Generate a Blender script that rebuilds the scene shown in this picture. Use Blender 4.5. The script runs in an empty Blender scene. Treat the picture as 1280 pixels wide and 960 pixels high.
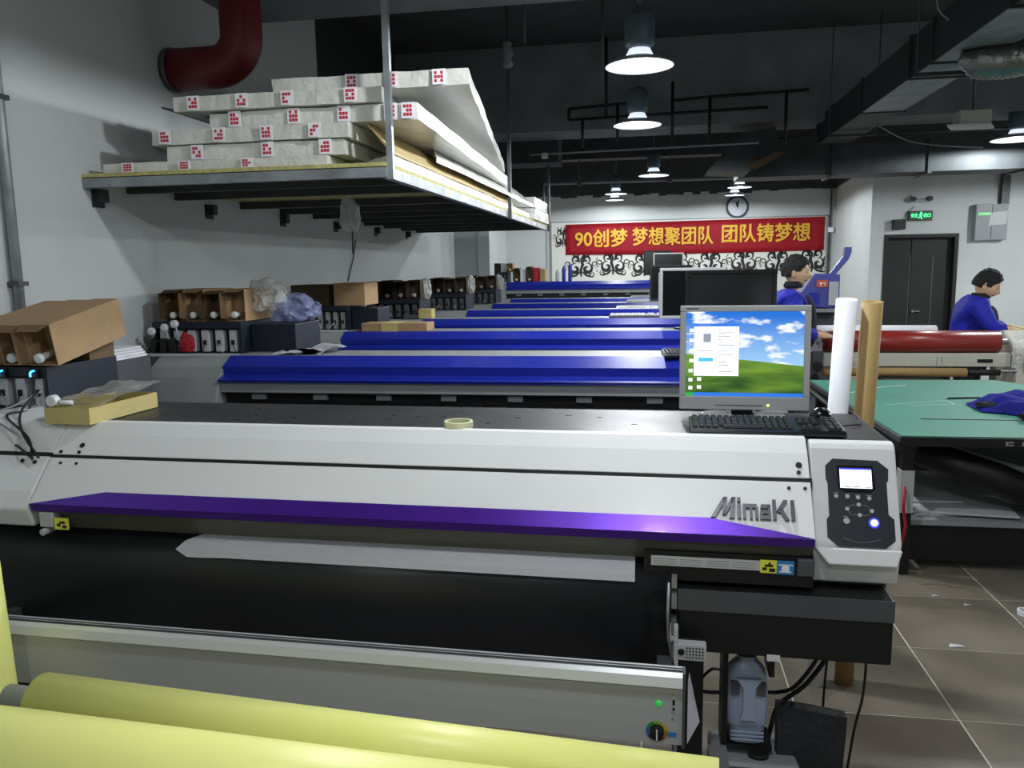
import bpy, bmesh, math, random
from mathutils import Vector, Matrix, noise
random.seed(7)
PI = math.pi
SC = bpy.context.scene
COL = SC.collection

# ---------------------------------------------------------------- camera
cam = bpy.data.cameras.new('camera'); co = bpy.data.objects.new('camera', cam); COL.objects.link(co)
cam.sensor_width = 36; cam.lens = 36 * 1000 / 1280; cam.clip_start = 0.05; cam.clip_end = 200
YAW, PITCH, ROLL = 0.16906, 0.14604, -0.017
f = Vector((-math.sin(YAW) * math.cos(PITCH), math.cos(YAW) * math.cos(PITCH), -math.sin(PITCH)))
r = Vector((math.cos(YAW), math.sin(YAW), 0)); u = r.cross(f)
r2 = r * math.cos(ROLL) + u * math.sin(ROLL); u2 = u * math.cos(ROLL) - r * math.sin(ROLL)
mw = Matrix((r2, u2, -f)).transposed().to_4x4(); mw.translation = Vector((0, 0, 1.75))
co.matrix_world = mw
SC.camera = co
# ---------------------------------------------------------------- world, exposure
SC.view_settings.view_transform = 'Standard'; SC.view_settings.look = 'None'
SC.view_settings.gamma = 1; SC.view_settings.use_curve_mapping = False
SC.view_settings.exposure = 0.2
w = bpy.data.worlds.new('world'); SC.world = w; w.use_nodes = True
w.node_tree.nodes['Background'].inputs[0].default_value = (0.75, 0.85, 1, 1)
w.node_tree.nodes['Background'].inputs[1].default_value = 0.012
LAMP_W = 105.0
# ---------------------------------------------------------------- materials
def hexc(h):
    h = h.lstrip('#'); c = [int(h[i:i + 2], 16) / 255 for i in (0, 2, 4)]
    return tuple(x / 12.92 if x <= .04045 else ((x + .055) / 1.055) ** 2.4 for x in c)
MATS = {}
def mat(name, col, rough=.5, metal=0., var=0., vs=6., bump=0., bs=40., emit=0., trans=0., alpha=1., coat=0., stretch=None, spec=.5):
    if name in MATS: return MATS[name]
    m = bpy.data.materials.new(name); m.use_nodes = True; nt = m.node_tree; N = nt.nodes; L = nt.links
    b = N['Principled BSDF']; c = hexc(col)
    b.inputs['Base Color'].default_value = (*c, 1); b.inputs['Roughness'].default_value = rough
    b.inputs['Metallic'].default_value = metal; b.inputs['Specular IOR Level'].default_value = spec
    b.inputs['Coat Weight'].default_value = coat
    if trans: b.inputs['Transmission Weight'].default_value = trans
    if alpha < 1: b.inputs['Alpha'].default_value = alpha
    if emit:
        b.inputs['Emission Color'].default_value = (*c, 1); b.inputs['Emission Strength'].default_value = emit
    if var or bump:
        tc = N.new('ShaderNodeTexCoord'); mp = N.new('ShaderNodeMapping'); L.new(tc.outputs['Object'], mp.inputs[0])
        if stretch: mp.inputs['Scale'].default_value = stretch
    if var:
        t = N.new('ShaderNodeTexNoise'); t.inputs['Scale'].default_value = vs; t.inputs['Detail'].default_value = 6
        L.new(mp.outputs[0], t.inputs['Vector'])
        rp = N.new('ShaderNodeMapRange'); rp.inputs[1].default_value = .3; rp.inputs[2].default_value = .7
        rp.inputs[3].default_value = 1 - var; rp.inputs[4].default_value = 1 + var * .6
        L.new(t.outputs['Fac'], rp.inputs[0])
        mx = N.new('ShaderNodeMix'); mx.data_type = 'RGBA'; mx.blend_type = 'MULTIPLY'; mx.inputs[0].default_value = 1
        mx.inputs[6].default_value = (*c, 1); L.new(rp.outputs[0], mx.inputs[7]); L.new(mx.outputs[2], b.inputs['Base Color'])
        r3 = N.new('ShaderNodeMapRange'); r3.inputs[3].default_value = max(.03, rough - .08); r3.inputs[4].default_value = min(1, rough + .1)
        L.new(t.outputs['Fac'], r3.inputs[0]); L.new(r3.outputs[0], b.inputs['Roughness'])
    if bump:
        t = N.new('ShaderNodeTexNoise'); t.inputs['Scale'].default_value = bs; t.inputs['Detail'].default_value = 4
        L.new(mp.outputs[0], t.inputs['Vector']); bp = N.new('ShaderNodeBump'); bp.inputs['Strength'].default_value = bump
        bp.inputs['Distance'].default_value = .02
        L.new(t.outputs['Fac'], bp.inputs['Height']); L.new(bp.outputs[0], b.inputs['Normal'])
    MATS[name] = m; return m
def M(n): return MATS[n]
mat('wall', '#c3c8c8', .8, var=.06, vs=1.2, bump=.15, bs=14)
mat('wall_stain', '#8f9492', .85, var=.1)
mat('black_paint', '#3c3e41', .8, var=.25, vs=2.5, bump=.2)
mat('beam_paint', '#7b8084', .75, var=.25, vs=3, bump=.2)
mat('tile', '#7d7568', .36, var=.42, vs=1.6, bump=.05)
mat('tile_dark', '#6e6558', .38, var=.45, vs=1.4, bump=.05)
mat('grout', '#dcd8c8', .8, var=.2)
mat('cover_white', '#e4e5e6', .38, var=.03, vs=3)
mat('letter', '#5d5f64', .35, metal=.4)
mat('deck_black', '#2c2e32', .45, var=.2, vs=5, bump=.04)
mat('seam', '#101012', .7)
mat('purple', '#5a2cae', .34, metal=.55, var=.05, coat=.25)
mat('tint', '#74726a', .1, alpha=.5)
mat('apron', '#17191d', .42, var=.15, vs=3, bump=.02)
mat('black', '#0c0d0f', .5, var=.1)
mat('black_gloss', '#101114', .25)
mat('panel_dark', '#2b2f36', .35)
mat('steel', '#a9adb0', .35, metal=.8, var=.1)
mat('silver', '#babcbf', .42, metal=.12, var=.05, vs=30, stretch=(.05, 1, 4))
mat('silver_edge', '#d6d8da', .3, metal=.3)
mat('galv', '#9aa0a4', .5, metal=.55, var=.3, vs=8)
mat('galv_dark', '#3f4446', .55, metal=.4, var=.3, vs=5)
mat('yellow', '#f3f592', .38, var=.03, vs=2)
mat('grey', '#8b8f92', .5, var=.08)
mat('grey_dark', '#4b4e52', .5, var=.12)
mat('grey_light', '#babdbe', .5, var=.05)
mat('blue_paint', '#1a2a98', .30, var=.06, vs=2, coat=.2)
mat('navy', '#101a29', .5, var=.08)
mat('paper', '#eff0f6', .7, var=.02)
mat('card', '#a88b66', .75, var=.1, vs=9, bump=.05)
mat('card_light', '#c4b578', .75, var=.08, vs=9)
mat('card_dark', '#6a563c', .8, var=.15, vs=9)
mat('door_black', '#08090a', .6)
mat('card_in', '#4c371f', .85, var=.15)
mat('white_plastic', '#d9dbdc', .35)
mat('cart', '#b8babf', .4, var=.08)
mat('red', '#a81c2c', .5, var=.08)
mat('red_print', '#c02a3c', .6)
mat('black_print', '#15161a', .6)
mat('pipe_red', '#6e1820', .5, var=.2, bump=.1)
mat('wood_edge', '#bdb777', .8, var=.35, vs=40)
mat('board_tan', '#b59f6c', .65, var=.1, vs=4)
mat('film', '#d8d9d2', .3, var=.08, vs=5, bump=.5, bs=18, coat=.3)
mat('film_clear', '#f2f4f6', .12, alpha=.35, bump=.6, bs=25)
mat('bag', '#c8cbc8', .2, alpha=.45, bump=.7, bs=18)
mat('card_shade', '#43382a', .8, var=.2, vs=12)  # carton brown darkened for the shade under the shelf
mat('lamin', '#bdbbae', .5, var=.08)
mat('lamp_glow', '#dfe8f4', .5, emit=.9)
mat('bag_blue', '#9098c4', .2, alpha=.45, bump=.7, bs=18)
mat('green_mat', '#458b76', .6, var=.1, vs=3)
mat('mat_line', '#a9d8cb', .6)
mat('cloth_blue', '#1a22a8', .75, var=.2, vs=12, bump=.6, bs=14)
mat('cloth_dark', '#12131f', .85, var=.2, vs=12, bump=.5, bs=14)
mat('trousers', '#22252c', .85, var=.1)
mat('skin', '#d2a988', .55, var=.04)
mat('lips', '#8d5549', .5)
mat('hair', '#0d0c0d', .75, var=.3, vs=60, bump=.8, bs=60)
mat('glove', '#cdc489', .8, var=.15, vs=30)
mat('eye', '#1a1512', .3)
mat('shoe', '#141416', .5)
mat('banner', '#c01a2e', .6, var=.08, vs=1.5, bump=.15, bs=5)
mat('gold_print', '#d8a92e', .6)
mat('board', '#d8d9d2', .6, var=.02)
mat('red_roll', '#8c2a24', .3, var=.08, vs=5)
mat('kraft_tube', '#a58a55', .65, var=.08, vs=9, bump=.05)
mat('bottle', '#a9b4cc', .3, alpha=.85)
mat('bottle_cap', '#28282c', .5)
mat('rubber', '#23262a', .75, var=.3, vs=30, bump=.3)
mat('purple_cab', '#454c9c', .45, var=.06)
mat('tape', '#d8d8b0', .5)
mat('foil', '#8a8c88', .3, metal=.9, bump=.7, bs=22)
mat('bezel_grey', '#b2b4b6', .4, var=.02)
mat('bezel_white', '#c8caca', .45)
mat('screen_off', '#0a0b0d', .2)
mat('key', '#24252a', .4)
mat('key_white', '#d8dade', .5)
mat('yel_label', '#dfe04a', .5)
mat('blue_label', '#2f7fc0', .5)
mat('lamp_reflector', '#e8ecf2', .35, emit=.9)
mat('lamp_body', '#56646e', .45, metal=.3)
mat('shade_top', '#a9b2bc', .4, metal=.3)
mat('lamp_lens', '#ffffff', .5, emit=25)
mat('lcd', '#f4f3ff', .3, emit=1.6)
mat('lcd_blue', '#3a3fd0', .3, emit=1.)
mat('led_blue', '#5a66ff', .3, emit=9)
mat('led_cyan', '#38b8ff', .3, emit=5)
mat('led_green', '#2fb050', .3, emit=.5)
mat('exit_green', '#3ff08a', .4, emit=3)
mat('exit_face', '#083a1c', .4, emit=.3)
mat('amber', '#e8ff60', .3, emit=3)
mat('screen_win', '#eef2f7', .3, emit=.85)
mat('screen_bar', '#2a6fd4', .3, emit=.75)
mat('screen_grey', '#8d97a3', .3, emit=.6)
mat('screen_cyan', '#4ab4dc', .3, emit=.8)
mat('orange_label', '#c8502c', .5)
mat('clock_face', '#b4bac2', .4)
mat('clock_rim', '#3c4552', .4)

def wallpaper():      # plain blue sky, small clouds and a green field as shown on the lit monitor
    m = bpy.data.materials.new('screen_picture'); m.use_nodes = True; nt = m.node_tree; N = nt.nodes; L = nt.links
    b = N['Principled BSDF']; b.inputs['Base Color'].default_value = (0.01, .01, .01, 1); b.inputs['Roughness'].default_value = .3
    tc = N.new('ShaderNodeTexCoord'); sp = N.new('ShaderNodeSeparateXYZ'); L.new(tc.outputs['Generated'], sp.inputs[0])
    nz = N.new('ShaderNodeTexNoise'); nz.inputs['Scale'].default_value = 4.5; nz.inputs['Detail'].default_value = 7
    mp = N.new('ShaderNodeMapping'); mp.inputs['Scale'].default_value = (1, 1, 2.0); L.new(tc.outputs['Generated'], mp.inputs[0]); L.new(mp.outputs[0], nz.inputs['Vector'])
    sky = N.new('ShaderNodeValToRGB'); sky.color_ramp.elements[0].color = (.35, .62, .9, 1); sky.color_ramp.elements[1].color = (.01, .16, .66, 1)
    sky.color_ramp.elements[0].position = .35; sky.color_ramp.elements[1].position = .95
    L.new(sp.outputs['Z'], sky.inputs[0])
    cl = N.new('ShaderNodeMapRange'); cl.inputs[1].default_value = .53; cl.inputs[2].default_value = .62; L.new(nz.outputs['Fac'], cl.inputs[0])
    m1 = N.new('ShaderNodeMix'); m1.data_type = 'RGBA'; m1.inputs[7].default_value = (.85, .9, .97, 1)
    L.new(cl.outputs[0], m1.inputs[0]); L.new(sky.outputs[0], m1.inputs[6])
    # field edge: a gentle slope
    ml = N.new('ShaderNodeMath'); ml.operation = 'MULTIPLY_ADD'; ml.inputs[1].default_value = .14; L.new(sp.outputs['X'], ml.inputs[0]); L.new(sp.outputs['Z'], ml.inputs[2])
    ed = N.new('ShaderNodeMath'); ed.operation = 'LESS_THAN'; ed.inputs[1].default_value = .505; L.new(ml.outputs[0], ed.inputs[0])
    gr = N.new('ShaderNodeValToRGB'); gr.color_ramp.elements[0].color = (.015, .07, .008, 1); gr.color_ramp.elements[1].color = (.2, .38, .03, 1)
    g2 = N.new('ShaderNodeTexNoise'); g2.inputs['Scale'].default_value = 3; mp2 = N.new('ShaderNodeMapping'); mp2.inputs['Scale'].default_value = (.8, 1, 3)
    mp2.inputs['Rotation'].default_value = (0, .2, 0)
    L.new(tc.outputs['Generated'], mp2.inputs[0]); L.new(mp2.outputs[0], g2.inputs['Vector'])
    ad = N.new('ShaderNodeMath'); ad.operation = 'MULTIPLY_ADD'; ad.inputs[1].default_value = 1.6; ad.inputs[2].default_value = -.75
    ad2 = N.new('ShaderNodeMath'); L.new(g2.outputs['Fac'], ad2.inputs[0]); L.new(sp.outputs['Z'], ad2.inputs[1]); L.new(ad2.outputs[0], ad.inputs[0])
    L.new(ad.outputs[0], gr.inputs[0])
    m2 = N.new('ShaderNodeMix'); m2.data_type = 'RGBA'; L.new(ed.outputs[0], m2.inputs[0]); L.new(m1.outputs[2], m2.inputs[6]); L.new(gr.outputs[0], m2.inputs[7])
    L.new(m2.outputs[2], b.inputs['Emission Color']); b.inputs['Emission Strength'].default_value = .95
    MATS['screen_picture'] = m
wallpaper()
# wall with an irregular black-painted upper part (real paint boundary)
def painted_wall():
    m = mat('wall_painted', '#c3c8c8', .8, var=.06, vs=1.2, bump=.15, bs=14); nt = m.node_tree; N = nt.nodes; L = nt.links
    b = N['Principled BSDF']; src = b.inputs['Base Color'].links[0].from_socket
    tc = N.new('ShaderNodeTexCoord'); g = N.new('ShaderNodeNewGeometry'); sp = N.new('ShaderNodeSeparateXYZ'); L.new(g.outputs['Position'], sp.inputs[0])
    nz = N.new('ShaderNodeTexNoise'); nz.inputs['Scale'].default_value = 3; nz.inputs['Detail'].default_value = 8; L.new(g.outputs['Position'], nz.inputs['Vector'])
    def math_(op, a, bb):
        n = N.new('ShaderNodeMath'); n.operation = op
        for i, x in enumerate((a, bb)):
            if isinstance(x, (int, float)): n.inputs[i].default_value = x
            else: L.new(x, n.inputs[i])
        return n.outputs[0]
    wob = math_('MULTIPLY', math_('SUBTRACT', nz.outputs['Fac'], .5), .5)
    zz = math_('GREATER_THAN', math_('ADD', sp.outputs['Z'], wob), 3.36)
    yy = math_('GREATER_THAN', sp.outputs['Y'], 6.78)
    # beyond the pipe the black comes lower
    z2 = math_('GREATER_THAN', math_('ADD', sp.outputs['Z'], wob), 3.0); y2 = math_('GREATER_THAN', sp.outputs['Y'], 8.2)
    fac = math_('MAXIMUM', math_('MULTIPLY', zz, yy), math_('MULTIPLY', z2, y2))
    mx = N.new('ShaderNodeMix'); mx.data_type = 'RGBA'; L.new(fac, mx.inputs[0]); L.new(src, mx.inputs[6]); mx.inputs[7].default_value = (.018, .02, .023, 1)
    L.new(mx.outputs[2], b.inputs['Base Color'])
painted_wall()
# ---------------------------------------------------------------- builders
def bx(bm, x0, x1, y0, y1, z0, z1, mi=0, X=None):
    vs = [bm.verts.new(Vector(p) if X is None else X @ Vector(p)) for p in
          [(x0, y0, z0), (x1, y0, z0), (x1, y1, z0), (x0, y1, z0), (x0, y0, z1), (x1, y0, z1), (x1, y1, z1), (x0, y1, z1)]]
    for q in [(0, 3, 2, 1), (4, 5, 6, 7), (0, 1, 5, 4), (1, 2, 6, 5), (2, 3, 7, 6), (3, 0, 4, 7)]:
        fc = bm.faces.new([vs[i] for i in q]); fc.material_index = mi
    return vs
def frame_of(d):
    d = d.normalized(); a = Vector((0, 0, 1)) if abs(d.z) < .9 else Vector((1, 0, 0))
    s = d.cross(a).normalized(); return s, s.cross(d).normalized()
def tube(bm, pts, r, n=8, caps=True, mi=0, closed=False):
    pts = [Vector(p) for p in pts]; rs = r if isinstance(r, (list, tuple)) else [r] * len(pts)
    rings = []; s = None
    for i, p in enumerate(pts):
        d = (pts[min(i + 1, len(pts) - 1)] - pts[max(i - 1, 0)])
        if d.length < 1e-9: d = Vector((0, 0, 1))
        if s is None: s, t = frame_of(d)
        else:
            d.normalize(); s = (s - d * s.dot(d)); s = s.normalized() if s.length > 1e-6 else frame_of(d)[0]; t = s.cross(d).normalized()
        rings.append([bm.verts.new(p + (s * math.cos(2 * PI * k / n) + t * math.sin(2 * PI * k / n)) * rs[i]) for k in range(n)])
    for a, b in zip(rings, rings[1:]):
        for k in range(n):
            fc = bm.faces.new((a[k], a[(k + 1) % n], b[(k + 1) % n], b[k])); fc.material_index = mi; fc.smooth = True
    if caps:
        for rg in (rings[0], rings[-1]):
            fc = bm.faces.new(rg); fc.material_index = mi
    return rings
def cyl(bm, p, q, r0, r1=None, n=20, mi=0, caps=True):
    return tube(bm, [p, q], [r0, r0 if r1 is None else r1], n, caps, mi)
def prism(bm, poly, x0, x1, mi=0, axis='X'):
    def v(a, b, c): return (c, a, b) if axis == 'X' else ((a, c, b) if axis == 'Y' else (a, b, c))
    A = [bm.verts.new(v(a, b, x0)) for a, b in poly]; B = [bm.verts.new(v(a, b, x1)) for a, b in poly]
    n = len(poly)
    for k in range(n):
        fc = bm.faces.new((A[k], A[(k + 1) % n], B[(k + 1) % n], B[k])); fc.material_index = mi
    fc = bm.faces.new(A); fc.material_index = mi; fc = bm.faces.new(B[::-1]); fc.material_index = mi
def lathe(bm, prof, c=(0, 0, 0), n=24, mi=0, axis='Z'):
    rings = []
    for rr, z in prof:
        ring = []
        for k in range(n):
            a = 2 * PI * k / n
            p = (rr * math.cos(a), rr * math.sin(a), z)
            if axis == 'Y': p = (p[0], p[2], p[1])
            if axis == 'X': p = (p[2], p[0], p[1])
            ring.append(bm.verts.new((c[0] + p[0], c[1] + p[1], c[2] + p[2])))
        rings.append(ring)
    for a, b in zip(rings, rings[1:]):
        for k in range(n):
            fc = bm.faces.new((a[k], a[(k + 1) % n], b[(k + 1) % n], b[k])); fc.material_index = mi; fc.smooth = True
    for rg in (rings[0], rings[-1]):
        fc = bm.faces.new(rg); fc.material_index = mi
def shell(bm, prof, x0, x1, th, mi=0):      # open (Y,Z) profile thickened away from the viewer and extruded along X
    out = []; n = len(prof)
    for i in range(n):
        a = Vector(prof[max(i - 1, 0)]); b = Vector(prof[min(i + 1, n - 1)]); d = (b - a).normalized()
        nn = Vector((-d.y, d.x)); out.append((prof[i][0] + nn.x * th, prof[i][1] + nn.y * th))
    prism(bm, list(prof) + out[::-1], x0, x1, mi)
def NB(): return bmesh.new()
def acc(p):
    v = Vector((0, 0, 0))
    while p is not None: v += p.location; p = p.parent
    return v
def obj(name, bm, m, parent=None, label=None, cat=None, group=None, kind=None, bevel=0, sub=0, smooth=False, keep=False):
    bmesh.ops.recalc_face_normals(bm, faces=bm.faces)
    me = bpy.data.meshes.new(name)
    off = acc(parent)
    if parent is None and not keep and len(bm.verts):
        xs = [v.co for v in bm.verts]
        off = Vector(((min(v.x for v in xs) + max(v.x for v in xs)) / 2, (min(v.y for v in xs) + max(v.y for v in xs)) / 2, min(v.z for v in xs)))
    if off.length: bmesh.ops.translate(bm, verts=bm.verts, vec=-off)
    if smooth:
        for fc in bm.faces: fc.smooth = True
    bm.to_mesh(me); bm.free()
    for mm in (m if isinstance(m, (list, tuple)) else [m]): me.materials.append(MATS[mm])
    o = bpy.data.objects.new(name, me); COL.objects.link(o)
    if parent is not None: o.parent = parent
    else: o.location = off
    if bevel:
        md = o.modifiers.new('bevel', 'BEVEL'); md.width = bevel; md.segments = 2; md.limit_method = 'ANGLE'; md.angle_limit = .6
    if sub:
        md = o.modifiers.new('sub', 'SUBSURF'); md.levels = sub; md.render_levels = sub
    tag(o, label, cat, group, kind); return o
def tag(o, label=None, cat=None, group=None, kind=None):
    if label: o['label'] = label
    if cat: o['category'] = cat
    if group: o['group'] = group
    if kind: o['kind'] = kind
def thing(name, label, cat, loc=(0, 0, 0), group=None):
    o = bpy.data.objects.new(name, None); o.empty_display_size = .1; COL.objects.link(o); o.location = loc
    tag(o, label, cat, group); return o
def box(name, x0, x1, y0, y1, z0, z1, m, parent=None, label=None, cat=None, group=None, kind=None, bevel=0, rz=0):
    b = NB(); bx(b, x0, x1, y0, y1, z0, z1)
    if rz: bmesh.ops.rotate(b, verts=b.verts, cent=((x0 + x1) / 2, (y0 + y1) / 2, 0), matrix=Matrix.Rotation(rz, 3, 'Z'))
    return obj(name, b, m, parent, label, cat, group, kind, bevel)
def copy_tree(o, parent=None):
    c = o.copy(); COL.objects.link(c); c.parent = parent
    for ch in o.children: copy_tree(ch, c)
    return c
def crumple(bm, amt, sc, seed=0):
    for v in bm.verts:
        n = noise.noise_vector(v.co * sc + Vector((seed, seed * 1.7, 3.1))); v.co += n * amt
def gridbox(bm, x0, x1, y0, y1, z0, z1, nx=8, ny=8, nz=2, mi=0):
    vs = {}
    def g(i, j, k):
        if (i, j, k) not in vs:
            vs[(i, j, k)] = bm.verts.new((x0 + (x1 - x0) * i / nx, y0 + (y1 - y0) * j / ny, z0 + (z1 - z0) * k / nz))
        return vs[(i, j, k)]
    for i in range(nx):
        for j in range(ny):
            for k in (0, nz): bm.faces.new((g(i, j, k), g(i + 1, j, k), g(i + 1, j + 1, k), g(i, j + 1, k))).material_index = mi
    for i in range(nx):
        for k in range(nz):
            for j in (0, ny): bm.faces.new((g(i, j, k), g(i + 1, j, k), g(i + 1, j, k + 1), g(i, j, k + 1))).material_index = mi
    for j in range(ny):
        for k in range(nz):
            for i in (0, nx): bm.faces.new((g(i, j, k), g(i, j + 1, k), g(i, j + 1, k + 1), g(i, j, k + 1))).material_index = mi
def text(name, body, size, m, parent, loc, rot=(PI / 2, 0, 0), depth=.002, width=None, bold=0., fat=0):
    c = bpy.data.curves.new(name, 'FONT'); c.body = body; c.size = size; c.extrude = depth; c.offset = bold; c.align_x = 'CENTER'; c.align_y = 'CENTER'
    o = bpy.data.objects.new(name, c); COL.objects.link(o); bpy.context.view_layer.update()
    me = bpy.data.meshes.new_from_object(o.evaluated_get(bpy.context.evaluated_depsgraph_get()))
    wd = o.dimensions.x; bpy.data.objects.remove(o)
    if fat:
        b = NB(); b.from_mesh(me)
        for q, (dx, dy) in enumerate(((-fat, 0), (fat, 0), (0, fat), (0, -fat))):
            m3 = me.copy(); m3.transform(Matrix.Translation((dx, dy, .0009 * (q + 1)))); b.from_mesh(m3); bpy.data.meshes.remove(m3)
        b.to_mesh(me); b.free()
    me.materials.clear(); me.materials.append(MATS[m]); me.name = name
    n = bpy.data.objects.new(name, me); COL.objects.link(n); n.parent = parent
    n.location = Vector(loc) - acc(parent); n.rotation_euler = rot
    if width: n.scale.x = width / wd
    return n
# ================================================================ SETTING
WX = -2.8
fl = NB(); bx(fl, WX - .2, 7.2, -4, 17.2, -.12, -.0012)
floor = obj('floor', fl, 'grout', kind='structure', keep=True)
tm = NB(); bx(tm, -.2965, .2965, -.2965, .2965, -.0011, .001)
bmesh.ops.recalc_face_normals(tm, faces=tm.faces)
tmes = []
for k, mn in enumerate(('tile', 'tile_dark')):
    me = bpy.data.meshes.new('tile'); tm.to_mesh(me); me.materials.append(MATS[mn]); tmes.append(me)
tm.free()
# individually built tiles: 1.19 / 3.085 is a crossing of the joints
cnt = 0; far = NB()
for j in range(-2, 23):
    for i in range(-7, 10):
        x = 1.19 + .3 + i * .6; y = 3.085 + .3 + (j - 4) * .6
        if not (WX < x < 7.1 and y < 16.2): continue
        if x > .3 and 1.4 < y < 10 and cnt < 290:
            o = bpy.data.objects.new('tile', tmes[random.random() < .45]); COL.objects.link(o); o.parent = floor; o.location = (x, y, random.uniform(-.0006, 0)); cnt += 1
        else: bx(far, x - .2965, x + .2965, y - .2965, y + .2965, -.0011, .001)
obj('tiles', far, 'tile', floor, kind='stuff')

b = NB(); bx(b, WX - .2, WX, -4, 16.2, 0, 4.3); obj('wall_left', b, 'wall_painted', kind='structure', keep=True)
b = NB(); bx(b, WX - .2, 3.7, 16, 16.2, 0, 3.15); obj('wall_far', b, 'wall', kind='structure', keep=True)
b = NB(); bx(b, WX - .2, 3.7, 15.98, 16.2, 3.15, 4.3)
n = 40     # ragged lower edge of the black paint
for i in range(n):
    x = WX + i * (3.5 - WX) / n; bx(b, x, x + (3.5 - WX) / n, 15.985, 16, 3.1 - .06 * random.random(), 3.15)
obj('trim_1', b, 'black_paint', kind='structure', keep=True)
b = NB(); prism(b, [(3.18, 12.5), (3.30, 12.5), (3.6, 16.0), (3.45, 16.0)], 0, 3.1, axis='Z'); obj('wall_return', b, 'wall', kind='structure', keep=True)
b = NB(); prism(b, [(3.18, 12.7), (3.30, 12.7), (3.6, 16.0), (3.45, 16.0)], 3.1, 4.3, axis='Z'); bx(b, 3.19, 7.1, 12.49, 12.7, 3.1, 4.3); obj('trim_2', b, 'black_paint', kind='structure', keep=True)
b = NB()      # door wall with opening x 3.42..4.42, z<2.11
DX0, DX1, DZ = 3.37, 4.37, 2.11
bx(b, 3.301, DX0, 12.5, 12.7, 0, 3.1); bx(b, DX1, 7.1, 12.5, 12.7, 0, 3.1); bx(b, DX0, DX1, 12.5, 12.7, DZ, 3.1)
obj('wall_right_end', b, 'wall', kind='structure', keep=True)
b = NB(); bx(b, 7, 7.2, -4, 12.7, 0, 4.3); obj('wall_right', b, 'wall', kind='structure', keep=True)
b = NB(); bx(b, WX - .2, 7.2, -4.2, -4, 0, 4.3); obj('wall_back', b, 'wall', kind='structure', keep=True)
b = NB(); bx(b, WX - .2, 7.2, -4, 16.2, 4.1, 4.3); obj('ceiling', b, 'black_paint', kind='structure', keep=True)
# beams across the room
for k, (y0, y1, z, m) in enumerate([(4.9, 5.5, 3.45, 'beam_paint'), (9.0, 9.6, 3.2, 'beam_paint'), (12.2, 12.6, 3.3, 'black_paint')]):
    b = NB(); bx(b, WX, 7, y0, y1 if k != 2 else 12.48, z, 4.1); obj('trim_%d' % (k + 3), b, m, kind='structure', keep=True)
b = NB(); bx(b, WX, -1.05, 9.62, 10.1, 2.95, 4.1); obj('trim_6', b, 'black_paint', kind='structure', keep=True)
# white square column by the left wall, dark return wall in front of it
b = NB(); bx(b, -2.44, -2.27, 11.55, 11.9, 0, 3.1); bx(b, WX, -2.44, 11.6, 11.9, 0, 3.1); obj('trim_7', b, 'wall', kind='structure', bevel=.004, keep=True)
# door
b = NB(); bx(b, DX0, DX0 + .05, 12.48, 12.7, 0, DZ); bx(b, DX1 - .05, DX1, 12.48, 12.7, 0, DZ); bx(b, DX0 + .05, DX1 - .05, 12.48, 12.7, DZ - .05, DZ)
dr = obj('door_1', b, 'door_black', kind='structure', keep=True)
b = NB(); bx(b, DX0 + .05, DX0 + .40, 12.6, 12.64, .01, DZ - .05); bx(b, DX0 + .41, DX1 - .05, 12.6, 12.64, .01, DZ - .05); obj('door_leaf', b, 'door_black', dr, bevel=.004)
b = NB()
for x in (DX0 + .39, DX0 + .7): bx(b, x, x + .012, 12.594, 12.6, .2, DZ - .3)
obj('door_strip', b, 'grey_dark', dr)
b = NB(); cyl(b, (DX0 + .46, 12.56, 1.0), (DX0 + .46, 12.6, 1.0), .018, n=10); cyl(b, (DX0 + .46, 12.56, 1.0), (DX0 + .56, 12.56, 1.0), .01, n=8); obj('door_handle', b, 'steel', dr)

# ---------------------------------------------------------------- lamps
def pendant(x, y, z, label, R_=.205, pw=1.):
    t = thing('pendant_lamp', label, 'lamp', (x, y, z), 'high bay lamps hanging from the ceiling')
    b = NB(); pr = [(R_, 0), (R_ * .99, .008), (R_ * .7, .035), (R_ * .44, .055), (R_ * .40, .055), (R_ * .66, .030), (R_ * .95, .004)]
    n = 32; rings = []
    for rr, zz in pr:
        rings.append([b.verts.new((x + rr * math.cos(2 * PI * k / n), y + rr * math.sin(2 * PI * k / n), z + zz)) for k in range(n)])
    for i in range(len(rings)):
        A = rings[i]; B = rings[(i + 1) % len(rings)]
        for k in range(n):
            fc = b.faces.new((A[k], A[(k + 1) % n], B[(k + 1) % n], B[k])); fc.smooth = True; fc.material_index = 0 if i in (4, 5, 6) else 1
    obj('lamp_shade', b, ['lamp_reflector', 'shade_top'], t)
    b = NB(); lathe(b, [(.06, .10), (.085, .12), (.09, .14), (.09, .27), (.075, .3), (.02, .32)], (x, y, z), 20); hs = obj('housing', b, 'lamp_body', t)
    b = NB(); lathe(b, [(.02, .010), (.055, .015), (.072, .04), (.06, .054)], (x, y, z), 20); obj('lamp_bulb', b, 'lamp_lens', t)
    b = NB(); lathe(b, [(.082, .056), (.080, .07), (.064, .10)], (x, y, z), 20); obj('glowing_collar', b, 'lamp_glow', t)
    b = NB(); cyl(b, (x, y, z + .32), (x, y, 4.1), .006, n=6)
    for k in range(5): lathe(b, [(.012, 0), (.016, .02), (.012, .04)], (x, y, z + .36 + k * .06), 8)
    obj('hanging_rod', b, 'grey_dark', t)
    ld = bpy.data.lights.new('lamp_light', 'SPOT'); ld.spot_size = math.radians(178); ld.spot_blend = .12; ld.shadow_soft_size = .06; ld.energy = LAMP_W * pw; ld.color = (.93, .97, 1)
    lo = bpy.data.objects.new('lamp_light', ld); COL.objects.link(lo); lo.parent = t; lo.location = (0, 0, -.01)
    return t
pendant(-.06, 5.12, 2.93, 'nearest and largest high bay lamp, shining over the blue printers')
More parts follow.
